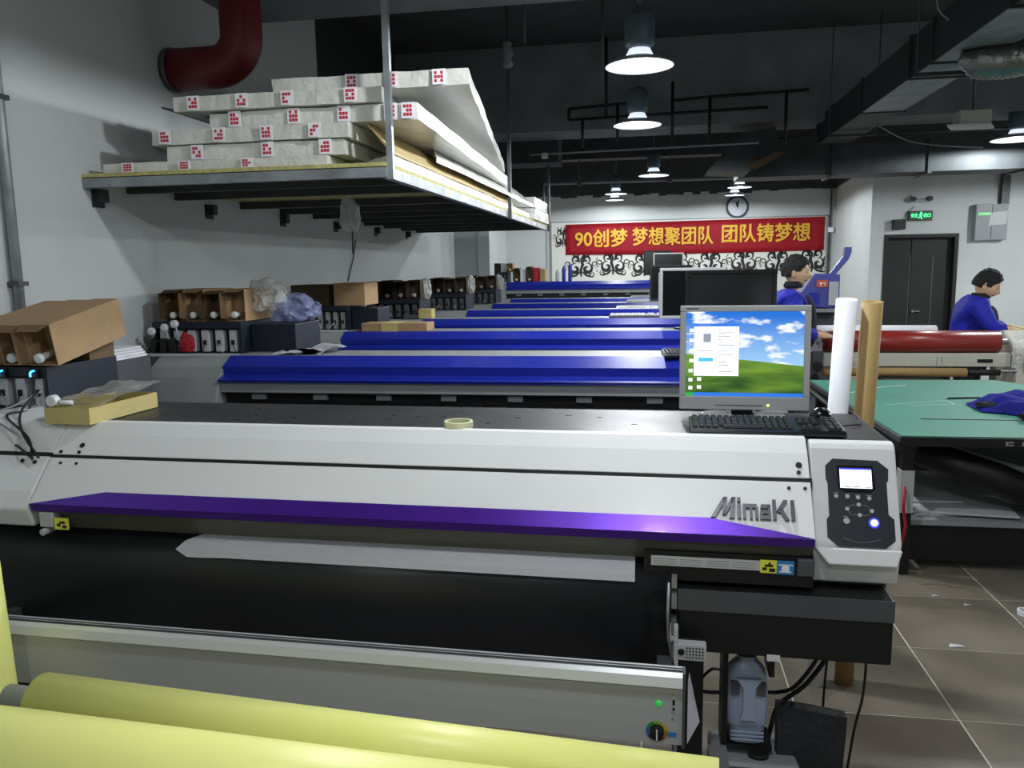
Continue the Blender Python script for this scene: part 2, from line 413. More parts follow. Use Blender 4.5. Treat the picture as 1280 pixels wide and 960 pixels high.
pendant(-.10, 7.22, 2.93, 'second high bay lamp, hanging behind and below the nearest one')
pendant(.066, 11.3, 2.93, 'third high bay lamp, small, hanging over the grey ceiling pipe')
pendant(-.546, 14.0, 2.93, 'small far high bay lamp, leftmost in the row, left above the banner', .19, 1.1)
pendant(-.62, 15.3, 2.93, 'tiny farthest high bay lamp just above the left part of the banner', .17, .2)
pendant(1.43, 13.5, 2.93, 'far high bay lamp above the round wall clock', .19, 1.1)
pendant(1.507, 15.0, 2.93, 'farthest high bay lamp, just in front of the round wall clock', .17, .2)
pendant(3.67, 9.1, 2.93, 'high bay lamp at the right edge, under the dark air ducts', .24, 1.1)
for x, y, z, p_, lb in ((0, 3.1, 2.93, .95, 'directly above the white printer'), (0, 1.15, 2.93, .5, 'above the yellow rolls'), (-.05, -1.8, 3.65, .8, 'behind the camera, raised to light the upper wall'), (3.5, 5.6, 2.93, 1., 'above the right side of the green table'), (5.8, 9.6, 2.93, 2.4, 'added near the right wall beside the laminator to brighten the door wall'), (6.0, 4.5, 2.93, .5, 'added near the right wall beside the green table for more light'), (3.4, .6, 3.65, .8, 'added above the open floor right of the yellow rolls for more light')):
    pendant(x, y, z, 'high bay lamp outside the picture, ' + lb, pw=p_)  # none in view; right-wall and higher lamps are added to brighten the walls
# ================================================================ WHITE PRINTER
PV = (-.59, 2.415, 0)
wp = thing('wide_format_printer', 'long white wide-format printer with purple front strip, nearest in the row', 'printer', PV)
A_, B_, C_, D_, E_, F_ = (2.415, 1.24), (2.372, 1.205), (2.313, 1.14), (2.224, 1.042), (2.194, 1.008), (2.207, .988)
XL, XS, XR, XP = -2.3, -1.985, .462, .69
# dark rear deck
b = NB(); bx(b, XL, XP, 2.42, 2.86, 1.205, 1.235)
dk = obj('rear_deck', b, 'deck_black', wp, bevel=.004)
b = NB()
for i in range(26):
    x = XL + .5 + random.random() * 2.3; y = 2.5 + random.random() * .32; s = random.uniform(.01, .025); bx(b, x, x + s, y, y + .004, 1.235, 1.2362)
obj('deck_slots', b, 'seam', dk, kind='stuff')
# body mass behind the covers
b = NB(); prism(b, [(2.86, 1.2), (2.44, 1.2), (2.40, 1.15), (2.40, .92), (2.32, .88), (2.30, .70), (2.86, .70)], XL + .02, XP - .02); obj('body', b, 'grey_dark', wp)
# rear cover strip (fixed) and hinged front cover
b = NB(); shell(b, [(2.44, 1.243), A_, B_, (2.318, 1.147)], XS - .0, XR - .006, .02); rc = obj('rear_cover', b, 'cover_white', wp, bevel=.002)
b = NB()
for x, dv in ((XR - .033, .45), (XR - .035, .72), (XS + .10, .5), (XS + .03, .8), (XS + .10, .8)):
    p = Vector((x, B_[0] + (C_[0] - B_[0]) * dv, B_[1] + (C_[1] - B_[1]) * dv)); nn = Vector((0, -.74, .67)); cyl(b, p - nn * .001, p + nn * .004, .009 if dv < .6 else .006, n=12)
obj('screw_cap', b, 'seam', rc)
b = NB(); shell(b, [(2.308, 1.138), D_, E_, F_], XS + .003, XR - .006, .018); fc_ = obj('front_cover', b, 'cover_white', wp, bevel=.002)
def cov(u_, v_, off=0):      # point on the hinged cover: x, fraction from gap to fold
    y = 2.308 + (E_[0] - 2.308) * v_; z = 1.138 + (E_[1] - 1.138) * v_
    return Vector((u_, y, z)) + Vector((0, -.74, .66)) * off
b = NB()
for x in (XR - .065, XR - .022, XS + .05, XS + .11):
    p = cov(x, .12); nn = Vector((0, -.74, .66)); cyl(b, p, p + nn * .003, .005, n=10)
obj('cover_screw', b, 'seam', fc_)
# purple plate: tapered at both ends, folded under
b = NB(); T = 1 - .30
o_ = .004
P_ = [cov(XS + .004, 1, o_), cov(-1.72, T, o_), cov(.18, T, o_), cov(XR - .008, .985, o_)]
vs = [b.verts.new(p) for p in P_]; vs2 = [b.verts.new(p - Vector((0, -.74, .66)) * .0035) for p in P_]
b.faces.new(vs); b.faces.new(vs2[::-1])
for k in range(4): b.faces.new((vs[k], vs[(k + 1) % 4], vs2[(k + 1) % 4], vs2[k]))
prism(b, [(E_[0] - .003, E_[1] + .003), (F_[0] - .006, F_[1] - .003), (F_[0], F_[1] - .003), (E_[0] + .002, E_[1])], XS + .004, XR - .008)
obj('purple_strip', b, 'purple', fc_)
# raised maker's lettering
def stroke(bm, pts, th=.01):
    def W(p): return cov(.183 + p[0] * .0227, .70 - p[1] * .36, .001)
    a = [bm.verts.new(W(p)) for p in pts]; c = [bm.verts.new(W(p) + Vector((0, -.74, .66)) * th) for p in pts]; n = len(pts)
    bm.faces.new(a[::-1]); bm.faces.new(c)
    for k in range(n): bm.faces.new((a[k], a[(k + 1) % n], c[(k + 1) % n], c[k]))
b = NB()
for S in [[(0, 0), (.5, 0), (2.0, 1), (1.5, 1)], [(1.5, 1), (1.95, 1), (1.75, .15), (1.35, .15)], [(1.35, .15), (1.75, .15), (3.0, 1), (2.5, 1)], [(2.5, 1), (3.0, 1), (2.75, 0), (2.2, 0)],
          [(3.15, 0), (3.55, 0), (3.55, .68), (3.15, .68)], [(3.15, .8), (3.55, .8), (3.55, 1), (3.15, 1)],
          [(3.8, 0), (4.15, 0), (4.15, .7), (3.8, .7)], [(4.15, .52), (5.3, .52), (5.5, .7), (4.15, .7)], [(4.6, 0), (4.9, 0), (4.9, .52), (4.6, .52)], [(5.25, 0), (5.6, 0), (5.6, .6), (5.25, .52)],
          [(5.85, .52), (6.9, .52), (6.9, .7), (5.95, .7)], [(6.7, 0), (7.05, 0), (7.05, .7), (6.7, .7)], [(5.8, 0), (6.7, 0), (6.7, .16), (5.8, .16)], [(5.8, .16), (6.1, .16), (6.1, .38), (5.8, .38)], [(6.1, .26), (6.7, .26), (6.7, .38), (6.1, .38)],
          [(7.3, 0), (7.7, 0), (7.7, .95), (7.3, .95)], [(7.7, .4), (8.6, .95), (9.1, .95), (8.1, .34)], [(7.95, .5), (8.35, .55), (9.2, 0), (8.7, 0)],
          [(9.4, 0), (9.85, 0), (9.85, .95), (9.4, .95)]]:
    stroke(b, S)
obj('lettering', b, 'letter', fc_, label='raised grey metallic maker name on the cover')
# left end cover
b = NB(); prism(b, [(2.86, 1.235), (2.415, 1.24), (2.372, 1.205), (2.313, 1.14), (2.224, 1.042), (2.19, .99), (2.215, .925), (2.86, .925)], XL - .14, XS - .004)
lc = obj('left_end_cover', b, 'cover_white', wp, bevel=.008)
b = NB()
for x, v in ((XS - .10, .1), (XS - .05, .12)):
    p = cov(x, v); cyl(b, p, p + Vector((0, -.0025, .0025)), .007, n=10)
prism(b, [(2.322, 1.151), (2.312, 1.139), (2.325, 1.135), (2.335, 1.147)], XL - .14, XS - .004)
obj('end_seam', b, 'seam', lc)
b = NB(); prism(b, [(2.32, 1.145), (2.307, 1.130), (2.33, 1.12), (2.345, 1.14)], XS, XR); obj('cover_gap', b, 'seam', wp)
# tinted window, inner cavity
b = NB(); prism(b, [(2.212, .988), (2.262, .912), (2.268, .912), (2.218, .988)], XS + .06, XR - .01); obj('window', b, 'tint', wp, label='tinted see-through window below the purple strip')
b = NB(); bx(b, XS, XR, 2.385, 2.40, .9, 1.12); obj('cavity_back', b, 'grey_dark', wp)
b = NB(); cyl(b, (XS, 2.34, .985), (XR, 2.34, .985), .018, n=14); bx(b, XS, XR, 2.33, 2.38, .94, .965); obj('guide_rail', b, 'steel', wp)
b = NB(); bx(b, -.35, -.12, 2.30, 2.38, .925, 1.0); obj('carriage', b, 'grey', wp)
# platen and curved black apron
ap0 = [(2.40, .925), (2.33, .914), (2.27, .903), (2.24, .890), (2.212, .868), (2.196, .842), (2.186, .81), (2.181, .77), (2.18, .70), (2.18, .60)]
ap = []
for i in range(len(ap0) - 1):
    q0, q1, q2, q3 = [Vector(ap0[min(max(i + k, 0), len(ap0) - 1)]) for k in (-1, 0, 1, 2)]
    for s in range(3):
        tt = s / 3; v = .5 * ((2 * q1) + (q2 - q0) * tt + (2 * q0 - 5 * q1 + 4 * q2 - q3) * tt ** 2 + (3 * q1 - q0 - 3 * q2 + q3) * tt ** 3); ap.append((v.x, v.y))
ap.append(ap0[-1])
b = NB(); shell(b, ap, XL + .0, .075, .014)
for fc in b.faces: fc.smooth = len(fc.verts) == 4
obj('front_apron', b, 'apron', wp)
# label strip and warning stickers right of the apron
b = NB(); bx(b, .0, .46, 2.232, 2.26, .86, .945); obj('front_plate', b, 'black', wp)
b = NB(); bx(b, .02, .318, 2.226, 2.232, .903, .930); ls = obj('label_strip', b, 'grey_light', wp)
b = NB()
for k in range(4):
    for j in range(3): bx(b, .028 + k * .072, .09 + k * .072, 2.2255, 2.226, .908 + j * .007, .9102 + j * .007)
obj('strip_print', b, 'grey', ls)
b = NB(); bx(b, .318, .362, 2.224, 2.23, .898, .934); s1 = obj('yellow_warning_sticker', b, 'yel_label', wp)
b = NB()
for q in ((.324, .336, .906, .914), (.33, .352, .916, .923), (.342, .358, .902, .912), (.34, .346, .923, .929)): bx(b, q[0], q[1], 2.2232, 2.224, q[2], q[3])
obj('sticker_print', b, 'black_print', s1)
b = NB(); bx(b, .363, .408, 2.224, 2.23, .896, .934); s2 = obj('blue_instruction_sticker', b, 'blue_label', wp)
b = NB(); bx(b, .37, .4, 2.2232, 2.224, .902, .906); bx(b, .366, .405, 2.2232, 2.224, .922, .925)
lathe(b, [(.011, -.0008), (.011, 0)], (.385, 2.224, .914), 14, axis='Y'); obj('sticker_print', b, 'paper', s2)
b = NB(); bx(b, .415, .46, 2.215, 2.25, .895, .945); obj('latch_block', b, 'grey_dark', wp, bevel=.004)
b = NB(); bx(b, XS + .085, XS + .135, 2.20, 2.206, .925, .963); s1 = obj('yellow_warning_sticker', b, 'yel_label', wp)
b = NB()
for q in ((.095, .108, .935, .945), (.105, .125, .945, .953), (.115, .13, .93, .94)): bx(b, XS + q[0], XS + q[1], 2.1992, 2.2, q[2], q[3])
obj('sticker_print', b, 'black_print', s1)
b = NB(); bx(b, XS + .03, XS + .08, 2.2, 2.24, .93, .98); cyl(b, (XS + .045, 2.19, .915), (XS + .045, 2.24, .915), .012, n=10); obj('latch_block', b, 'grey_light', wp, bevel=.003)
# control pod
pt_, pl_ = (2.372, 1.222), (2.245, .955)
b = NB(); prism(b, [(2.86, 1.2), (2.418, 1.2), (2.418, 1.24), (2.385, 1.236), pt_, (2.258, .982), (2.268, .93), (2.285, .86), (2.86, .86)], XR, XP)
pod = obj('control_pod', b, 'cover_white', wp, bevel=.006)
PN = Vector((0, -(pt_[1] - pl_[1]), pt_[0] - pl_[0])).normalized()
def fp(u_, v_, off=0):
    return Vector((XR + (XP - XR) * u_, pt_[0] + (pl_[0] - pt_[0]) * v_, pt_[1] + (pl_[1] - pt_[1]) * v_)) + PN * off
def plate(bm, uv, o0, o1, mi=0):
    a = [bm.verts.new(fp(x, y, o0)) for x, y in uv]; c = [bm.verts.new(fp(x, y, o1)) for x, y in uv]; n = len(uv)
    bm.faces.new(a[::-1]).material_index = mi; bm.faces.new(c).material_index = mi
    for k in range(n): bm.faces.new((a[k], a[(k + 1) % n], c[(k + 1) % n], c[k])).material_index = mi
b = NB(); plate(b, [(.0, .945), (.16, 1.10), (.92, 1.10), (1, .945)], -.02, .008); obj('pod_lip', b, 'cover_white', pod, bevel=.005)
OUT = [(.17, .17), (.26, .10), (.78, .11), (.90, .19), (.89, .30), (.87, .32), (.87, .62), (.93, .66), (.93, .86), (.82, .93), (.28, .93), (.16, .85), (.16, .68), (.19, .65), (.19, .34), (.17, .30)]
b = NB(); plate(b, OUT, -.004, .0015); cp = obj('control_panel', b, 'panel_dark', pod)
def disc(bm, u_, v_, r_, o0, o1, n=18):
    c = fp(u_, v_); ux = Vector((1, 0, 0)); vy = PN.cross(ux)
    a = [bm.verts.new(c + (ux * math.cos(2 * PI * k / n) + vy * math.sin(2 * PI * k / n)) * r_ + PN * o0) for k in range(n)]
    d = [bm.verts.new(p.co + PN * (o1 - o0)) for p in a]
    bm.faces.new(a[::-1]); bm.faces.new(d)
    for k in range(n): bm.faces.new((a[k], a[(k + 1) % n], d[(k + 1) % n], d[k]))
b = NB(); plate(b, [(.30, .165), (.72, .165), (.74, .385), (.68, .42), (.38, .42), (.31, .385)], .001, .003); obj('display_bezel', b, 'black_gloss', cp)
b = NB(); plate(b, [(.335, .19), (.70, .19), (.70, .38), (.335, .38)], .003, .0045); ds = obj('display', b, 'lcd', cp)
b = NB(); plate(b, [(.335, .19), (.70, .19), (.70, .205), (.335, .205)], .0045, .005); obj('display_header', b, 'lcd_blue', cp)
b = NB()
for k in range(3): plate(b, [(.36 + k * .12, .365), (.45 + k * .12, .365), (.45 + k * .12, .373), (.36 + k * .12, .373)], .0045, .005)
obj('display_keys_text', b, 'black_print', cp)
for u_, v_, r_ in ((.28, .46, .0055), (.41, .462, .0055), (.53, .468, .0055), (.66, .472, .0055), (.535, .535, .0055), (.40, .578, .0055), (.68, .59, .0055), (.54, .632, .0055), (.385, .69, .0085)):
    b = NB(); disc(b, u_, v_, r_, .0, .005); obj('button', b, 'grey_light', cp)
b = NB(); disc(b, .70, .70, .0095, 0, .005, 20); obj('power_button', b, 'led_blue', cp, label='glowing blue round button')
b = NB(); disc(b, .70, .70, .0145, 0, .0028, 20); obj('button_ring', b, 'lcd_blue', cp)
b = NB()
hexp = [(.40, .578), (.45, .54), (.63, .54), (.68, .59), (.63, .632), (.44, .63), (.40, .578)]
tube(b, [fp(x, y, .002) for x, y in hexp], .0009, 4)
for u_, v_ in ((.28, .425), (.41, .435), (.53, .44), (.66, .44), (.38, .645)): plate(b, [(u_ - .03, v_), (u_ + .03, v_), (u_ + .03, v_ + .008), (u_ - .03, v_ + .008)], .0015, .0022)
tube(b, [fp(.34 + .42 * t, .85 + .035 * math.sin(PI * t), .002) for t in [i / 8 for i in range(9)]], .0007, 4)
obj('panel_print', b, 'grey', cp)
# right end below: black electronics box
b = NB(); bx(b, .095, .665, 2.205, 2.60, .66, .845); bb = obj('electronics_box', b, 'black', wp, bevel=.006)
b = NB(); bx(b, .095, .665, 2.200, 2.207, .785, .845); obj('box_band', b, 'grey_dark', bb)
b = NB(); bx(b, .34, .375, 2.198, 2.206, .652, .668); obj('box_tab', b, 'white_plastic', bb)
# hinge hardware between apron and box
b = NB()
for z, h in ((.86, .03), (.80, .045), (.72, .05), (.67, .02)): bx(b, .078, .092, 2.17, 2.2, z, z + h)
tube(b, [(.07, 2.16, .88), (.068, 2.155, .78), (.07, 2.16, .72), (.085, 2.15, .64)], .005, 6)
obj('hinge_hardware', b, 'steel', wp)
b = NB(); bx(b, .085, .172, 2.12, 2.15, .675, .722); bx(b, .085, .097, 2.12, 2.15, .722, .768); hb = obj('metal_bracket', b, 'grey_light', wp, bevel=.002)
b = NB()
for i in range(6):
    for j in range(4): lathe(b, [(.0026, -.001), (.0026, 0)], (.120 + i * .0085, 2.1195, .685 + j * .009), 6, axis='Y')
lathe(b, [(.009, -.004), (.009, 0)], (.105, 2.12, .700), 12, axis='Y')
obj('vent_holes', b, 'seam', hb)
# legs
for x in (-2.1, .135):
    b = NB(); bx(b, x - .035, x + .035, 2.2, 2.3, .06, .70); lg = obj('leg', b, 'black', wp, bevel=.004)
    b = NB(); bx(b, x - .045, x + .045, 1.98, 2.85, .07, .13)
    obj('foot', b, 'black', wp, bevel=.004)
    for y in (2.05, 2.8):
        b = NB(); cyl(b, (x - .02, y, .03), (x + .02, y, .03), .03, n=14); bx(b, x - .03, x + .03, y - .02, y + .02, .03, .07); obj('caster', b, 'black', wp)
b = NB(); bx(b, -2.1, .135, 2.5, 2.56, .35, .42); obj('cross_beam', b, 'black', wp)
# silver heater / take-up bar in front
b = NB(); bx(b, -2.45, .105, 1.895, 1.925, .565, .712); sb = obj('silver_bar', b, 'silver', wp, label='long silver front bar with dial at its right end')
b = NB(); prism(b, [(1.882, .722), (1.893, .712), (1.930, .712), (1.930, .756), (1.924, .757), (1.920, .750), (1.914, .756), (1.908, .748), (1.902, .754), (1.892, .744)], -2.45, .105); obj('ribbed_rail', b, 'silver_edge', sb)
for y_, z_ in ((1.903, .752), (1.911, .7535), (1.919, .755)):
    b = NB(); bx(b, -2.45, .105, y_ - .0015, y_ + .0015, z_ - .006, z_ + .002); obj('rail_groove', b, 'grey_dark', sb)
b = NB(); bx(b, .105, .112, 1.89, 1.932, .56, .756); obj('end_plate', b, 'grey_dark', sb)
b = NB(); lathe(b, [(.004, -.004), (.009, -.001), (.009, 0)], (.048, 1.895, .672), 12, axis='Y'); obj('green_lamp', b, 'led_green', sb)
b = NB(); bx(b, .078, .090, 1.8935, 1.895, .652, .69); s = obj('switch_plate', b, 'grey_light', sb)
b = NB(); bx(b, .081, .087, 1.891, 1.894, .672, .685); bx(b, .081, .087, 1.891, 1.894, .658, .664); obj('rocker', b, 'black_gloss', s)
DC = (.044, 1.895, .598)
for k, hx in enumerate(('#2f8f4a', '#2f6fb0', '#3a2f60', '#8a2f30', '#c06a20', '#c8b030', '#8fb83a')):
    mat('dial_%d' % k, hx, .5)
    b = NB(); a0 = 2 * PI * k / 7 + 1.9; pts = [(DC[0] + rr * math.cos(a0 + 2 * PI / 7 * t), DC[1] - .0012, DC[2] + rr * math.sin(a0 + 2 * PI / 7 * t)) for rr, ts in ((.027, (0, .25, .5, .75, 1)), (.019, (1, .75, .5, .25, 0))) for t in ts]
    q = [b.verts.new(p) for p in pts]; q2 = [b.verts.new((p[0], p[1] + .0012, p[2])) for p in pts]
    for i in range(4): b.faces.new((q[i], q[i + 1], q[8 - i], q[9 - i]))
    obj('dial_colour_ring', b, 'dial_%d' % k, sb)
b = NB(); lathe(b, [(.012, -.022), (.016, -.018), (.018, -.002), (.018, 0)], DC, 18, axis='Y'); kn = obj('dial_knob', b, 'black_gloss', sb)
b = NB(); bx(b, DC[0] - .0015, DC[0] + .0015, DC[1] - .0235, DC[1] - .018, DC[2] - .012, DC[2] + .014); obj('pointer', b, 'paper', kn)
b = NB(); bx(b, .07, .092, 1.8938, 1.895, .586, .598); obj('blue_mark', b, 'blue_label', sb)
b = NB()
for x, z in ((.082, .704), (.082, .64)): lathe(b, [(.003, -.002), (.003, 0)], (x, 1.895, z - .005), 8, axis='Y')
obj('screw', b, 'steel', sb)
b = NB(); v = [b.verts.new(p) for p in [(.118, 1.90, .735), (.122, 1.935, .74), (.150, 1.95, .60), (.118, 1.91, .56)]]; b.faces.new(v)
bmesh.ops.solidify(b, geom=b.faces[:], thickness=.002); obj('hanging_paper_strip', b, 'paper', sb)
for x in (-2.05, .06):
    b = NB(); bx(b, x - .02, x + .02, 1.925, 2.17, .60, .66); obj('bar_bracket', b, 'grey_dark', wp)
wp.rotation_euler.z = -.025
# media sheet coming out of the printer
pr = [(2.30, .912), (2.268, .9075), (2.236, .8945), (2.209, .8745), (2.198, .858)]
t = NB(); xs0 = [-1.36, -1.41, -1.455, -1.475, -1.43]
top = []; N_ = 24
for i, (y, z) in enumerate(pr):
    row = []
    for k in range(N_ + 1):
        x = xs0[i] + (-.03 - xs0[i]) * k / N_; yy = y - .025 * (x + .59); row.append(t.verts.new((x, yy - .004, z + .004 - (.003 if i == 4 and k < 2 else 0))))
    top.append(row)
for A, B in zip(top, top[1:]):
    for k in range(N_): t.faces.new((A[k], A[k + 1], B[k + 1], B[k]))
bmesh.ops.solidify(t, geom=t.faces[:], thickness=.001)
obj('media_sheet', t, 'paper', label='narrow white media sheet lying over the black front apron', cat='paper')

# tape roll
b = NB(); n = 28
pr = [(.038, 0), (.046, 0), (.047, .002), (.047, .020), (.046, .022), (.038, .022)]
rg = [[b.verts.new((-.60 + rr * math.cos(2 * PI * k / n), 2.475 + rr * math.sin(2 * PI * k / n), 1.237 + z)) for k in range(n)] for rr, z in pr]
for i in range(6):
    for k in range(n): b.faces.new((rg[i][k], rg[i][(k + 1) % n], rg[(i + 1) % 6][(k + 1) % n], rg[(i + 1) % 6][k]))
obj('tape_roll', b, 'tape', label='roll of pale masking tape lying on the white printer', cat='tape', smooth=False)

# ---------------------------------------------------------------- monitors
def monitor(x, y, z, w_, h_, rz, bz, lit, label, deep=.05, tilt=0):
    t = thing('monitor', label, 'monitor')
    zb = .028 if lit else .075; bw = .020
    T_ = Matrix.Translation((0, 0, zb)) @ Matrix.Rotation(-tilt, 4, 'X')
    b = NB()
    bot = .045 if lit else bw
    for q in ((-w_ / 2, w_ / 2, 0, bot), (-w_ / 2, w_ / 2, h_ - bw, h_), (-w_ / 2, -w_ / 2 + bw, bot, h_ - bw), (w_ / 2 - bw, w_ / 2, bot, h_ - bw)):
        bx(b, q[0], q[1], -.022, .012, q[2], q[3], X=T_)
    bz_ = obj('bezel', b, bz, t, bevel=.003)
    b = NB(); bx(b, -w_ / 2 + .004, w_ / 2 - .004, .012, .035, .006, h_ - .006, X=T_); bx(b, -w_ / 2 + .06, w_ / 2 - .06, .035, .035 + deep, .06, h_ - .06, X=T_); obj('back_shell', b, bz if lit else 'black', t, bevel=.006)
    b = NB(); bx(b, -w_ / 2 + bw, w_ / 2 - bw, -.014, .011, bot, h_ - bw, X=T_); sc_ = obj('screen', b, 'screen_picture' if lit else 'screen_off', t)
    b = NB(); bx(b, -.035, .035, .02, .05, 0.008, zb + .1); obj('stand_neck', b, 'grey_dark' if lit else 'black', t, bevel=.004)
    b = NB(); n = 28
    pts = [(.12 * math.cos(2 * PI * k / n), .02 + .085 * math.sin(2 * PI * k / n)) for k in range(n)]
    if not lit: prism(b, pts, 0, .012, axis='Z'); obj('stand_base', b, 'black', t, bevel=.003)
    else:
        prism(b, [(p[0] * .6, p[1]) for p in pts], 0, .010, axis='Z'); obj('stand_base', b, 'grey_dark', t, bevel=.003)
        for s in (-1, 1):
            b = NB(); prism(b, [(s * .085 + .05 * math.cos(2 * PI * k / 20), -.01 + .055 * math.sin(2 * PI * k / 20)) for k in range(20)], 0, .016, axis='Z'); obj('stand_foot', b, 'white_plastic', t, bevel=.005)
        iw = w_ - 2 * bw; ih = h_ - bw - bot
        def R(name, m, u0, u1, v0, v1, o, par):
            b = NB(); bx(b, -w_ / 2 + bw + iw * u0, -w_ / 2 + bw + iw * u1, -.014 - o, -.0135, bot + ih * v0, bot + ih * v1, X=T_); return obj(name, b, m, par)
        R('taskbar', 'screen_bar', 0, 1, 0, .04, .0006, sc_)
        R('start_button', 'led_green', 0, .07, 0, .04, .001, sc_)
        R('dialog_title', 'screen_bar', .07, .455, .825, .86, .0008, sc_)
        R('dialog_window', 'screen_win', .07, .455, .24, .83, .0006, sc_)
        R('dialog_button', 'screen_cyan', .11, .235, .41, .455, .001, sc_)
        R('dialog_icon', 'screen_grey', .15, .215, .64, .74, .001, sc_)
        b = NB()
        for k, (u0, u1, v) in enumerate([(.28, .30, .79), (.28, .41, .755), (.28, .35, .73), (.28, .38, .705), (.28, .31, .665), (.28, .33, .635), (.28, .42, .60), (.28, .36, .53), (.28, .41, .49), (.11, .235, .535), (.28, .35, .40), (.28, .37, .365), (.28, .41, .29), (.11, .21, .84)]):
            bx(b, -w_ / 2 + bw + iw * u0, -w_ / 2 + bw + iw * u1, -.0156, -.0145, bot + ih * v, bot + ih * (v + .008), X=T_)
        obj('dialog_text', b, 'screen_grey', sc_)
        b = NB()
        for u0, v in ((.025, .17), (.10, .18), (.025, .075), (.10, .085), (.025, .28), (.03, .40), (.03, .52), (.03, .64), (.03, .76)):
            bx(b, -w_ / 2 + bw + iw * u0, -w_ / 2 + bw + iw * (u0 + .035), -.0148, -.0142, bot + ih * v, bot + ih * (v + .04), X=T_)
        obj('desktop_icons', b, 'screen_win', sc_)
        b = NB(); bx(b, .075, .082, -.0235, -.021, .014, .019, X=T_); obj('power_light', b, 'amber', t)
        b = NB(); bx(b, -.09, .06, -.0232, -.0215, .014, .0165, X=T_); bx(b, -w_ / 2 + .02, -w_ / 2 + .06, -.0232, -.0215, h_ - .012, h_ - .008, X=T_); obj('button_row', b, 'grey_dark', t)
    t.location = (x, y, z); t.rotation_euler.z = rz
    return t
monitor(.315, 2.72, 1.237, .415, .345, -.03, 'bezel_grey', True, 'silver-grey monitor showing a blue sky desktop on the white printer', tilt=.06)
# keyboards
KM = None
def keyboard(x, y, z, rz, m, km, label, near):
    t = thing('keyboard', label, 'keyboard')
    b = NB(); prism(b, [(-.085, .0), (-.085, .012), (-.07, .017), (.075, .026), (.085, .022), (.085, 0)], -.225, .225); obj('key_tray', b, m, t, bevel=.003)
    cells = []
    for j in range(6):
        yy = .062 - j * .023 - (0 if j else -.004)
        for i in range(22):
            xx = -.207 + i * .0197
            if i in (15, 19) or (j == 4 and i in (16, 18)) or (j == 3 and i in (16, 17, 18)) : continue
            if j == 5 and 4 <= i <= 9: continue
            cells.append((xx, yy))
    def kb_(bm, xx, yy, w2=.0083):
        zz = .0175 + (yy + .07) * .062
        a = [bm.verts.new((xx + sx * w2, yy + sy * .0095, zz)) for sx, sy in ((-1, -1), (1, -1), (1, 1), (-1, 1))]
        c = [bm.verts.new((xx + sx * (w2 - .0018), yy + sy * .0075, zz + .007)) for sx, sy in ((-1, -1), (1, -1), (1, 1), (-1, 1))]
        bm.faces.new(c)
        for k in range(4): bm.faces.new((a[k], a[(k + 1) % 4], c[(k + 1) % 4], c[k]))
    if near:
        b = NB(); kb_(b, 0, 0); me = None
        for xx, yy in cells:
            if me is None:
                o = obj('key', b, km, t); me = o.data
            else: o = bpy.data.objects.new('key', me); COL.objects.link(o); o.parent = t
            o.location = (xx, yy, (yy) * .062)
        b = NB(); kb_(b, -.07, -.053, .056); obj('space_bar', b, km, t)
    else:
        b = NB()
        for xx, yy in cells: kb_(b, xx, yy)
        kb_(b, -.07, -.053, .056); obj('keys', b, km, t, kind='stuff')
    t.location = (x, y, z); t.rotation_euler.z = rz; return t
keyboard(.355, 2.505, 1.238, -.03, 'black_gloss', 'key', 'black keyboard in front of the lit monitor', True)
# mouse
b = NB(); bmesh.ops.create_uvsphere(b, u_segments=20, v_segments=12, radius=1)
for v in b.verts:
    z = max(v.co.z, -.15); v.co = Vector((.552 + v.co.x * .036 * (1 - .15 * v.co.y), 2.66 + v.co.y * .055, 1.237 + .006 + max(0, z + .15) * .036))
mo = thing('mouse', 'black computer mouse at the foot of the white roll', 'mouse', (.552, 2.66, 1.237)); obj('shell', b, 'black_gloss', mo, smooth=True)
b = NB(); cyl(b, (.548, 2.625, 1.268), (.556, 2.625, 1.268), .006, n=10); obj('scroll_wheel', b, 'grey', mo)
b = NB(); tube(b, [(.56, 2.60, 1.246), (.60, 2.57, 1.243), (.655, 2.60, 1.243), (.68, 2.70, 1.243), (.685, 2.84, 1.243)], .0025, 6); obj('cable', b, 'black', mo)
# upright media rolls behind the printer
def roll(name, p, q, R_, m, label, cat='roll', core=True):
    t = thing(name, label, cat, p)
    b = NB(); P0, P1 = Vector(p), Vector(q); d = (P1 - P0).normalized(); s, u3 = frame_of(d); n = 28
    rings = []
    for (c, rr) in ((P0, R_), (P1, R_), (P1, R_ * .55), (P1 - d * .06, R_ * .55), (P0 + d * .06, R_ * .55), (P0, R_ * .55)):
        rings.append([b.verts.new(c + (s * math.cos(2 * PI * k / n) + u3 * math.sin(2 * PI * k / n)) * rr) for k in range(n)])
    for i in range(6):
        if i == 3: continue
        A = rings[i]; B = rings[(i + 1) % 6]
        for k in range(n): fc = b.faces.new((A[k], A[(k + 1) % n], B[(k + 1) % n], B[k])); fc.smooth = i in (0, 2, 4)
    b.faces.new(rings[3]); b.faces.new(rings[4])
    obj('roll_body', b, m, t)
    return t
roll('white_media_roll', (.708, 3.30, .0), (.722, 3.12, 1.61), .037, 'paper', 'tall white roll standing upright right of the lit monitor')
roll('kraft_tube', (.822, 3.32, .0), (.812, 3.12, 1.60), .037, 'kraft_tube', 'tall brown cardboard tube standing upright beside the white roll')
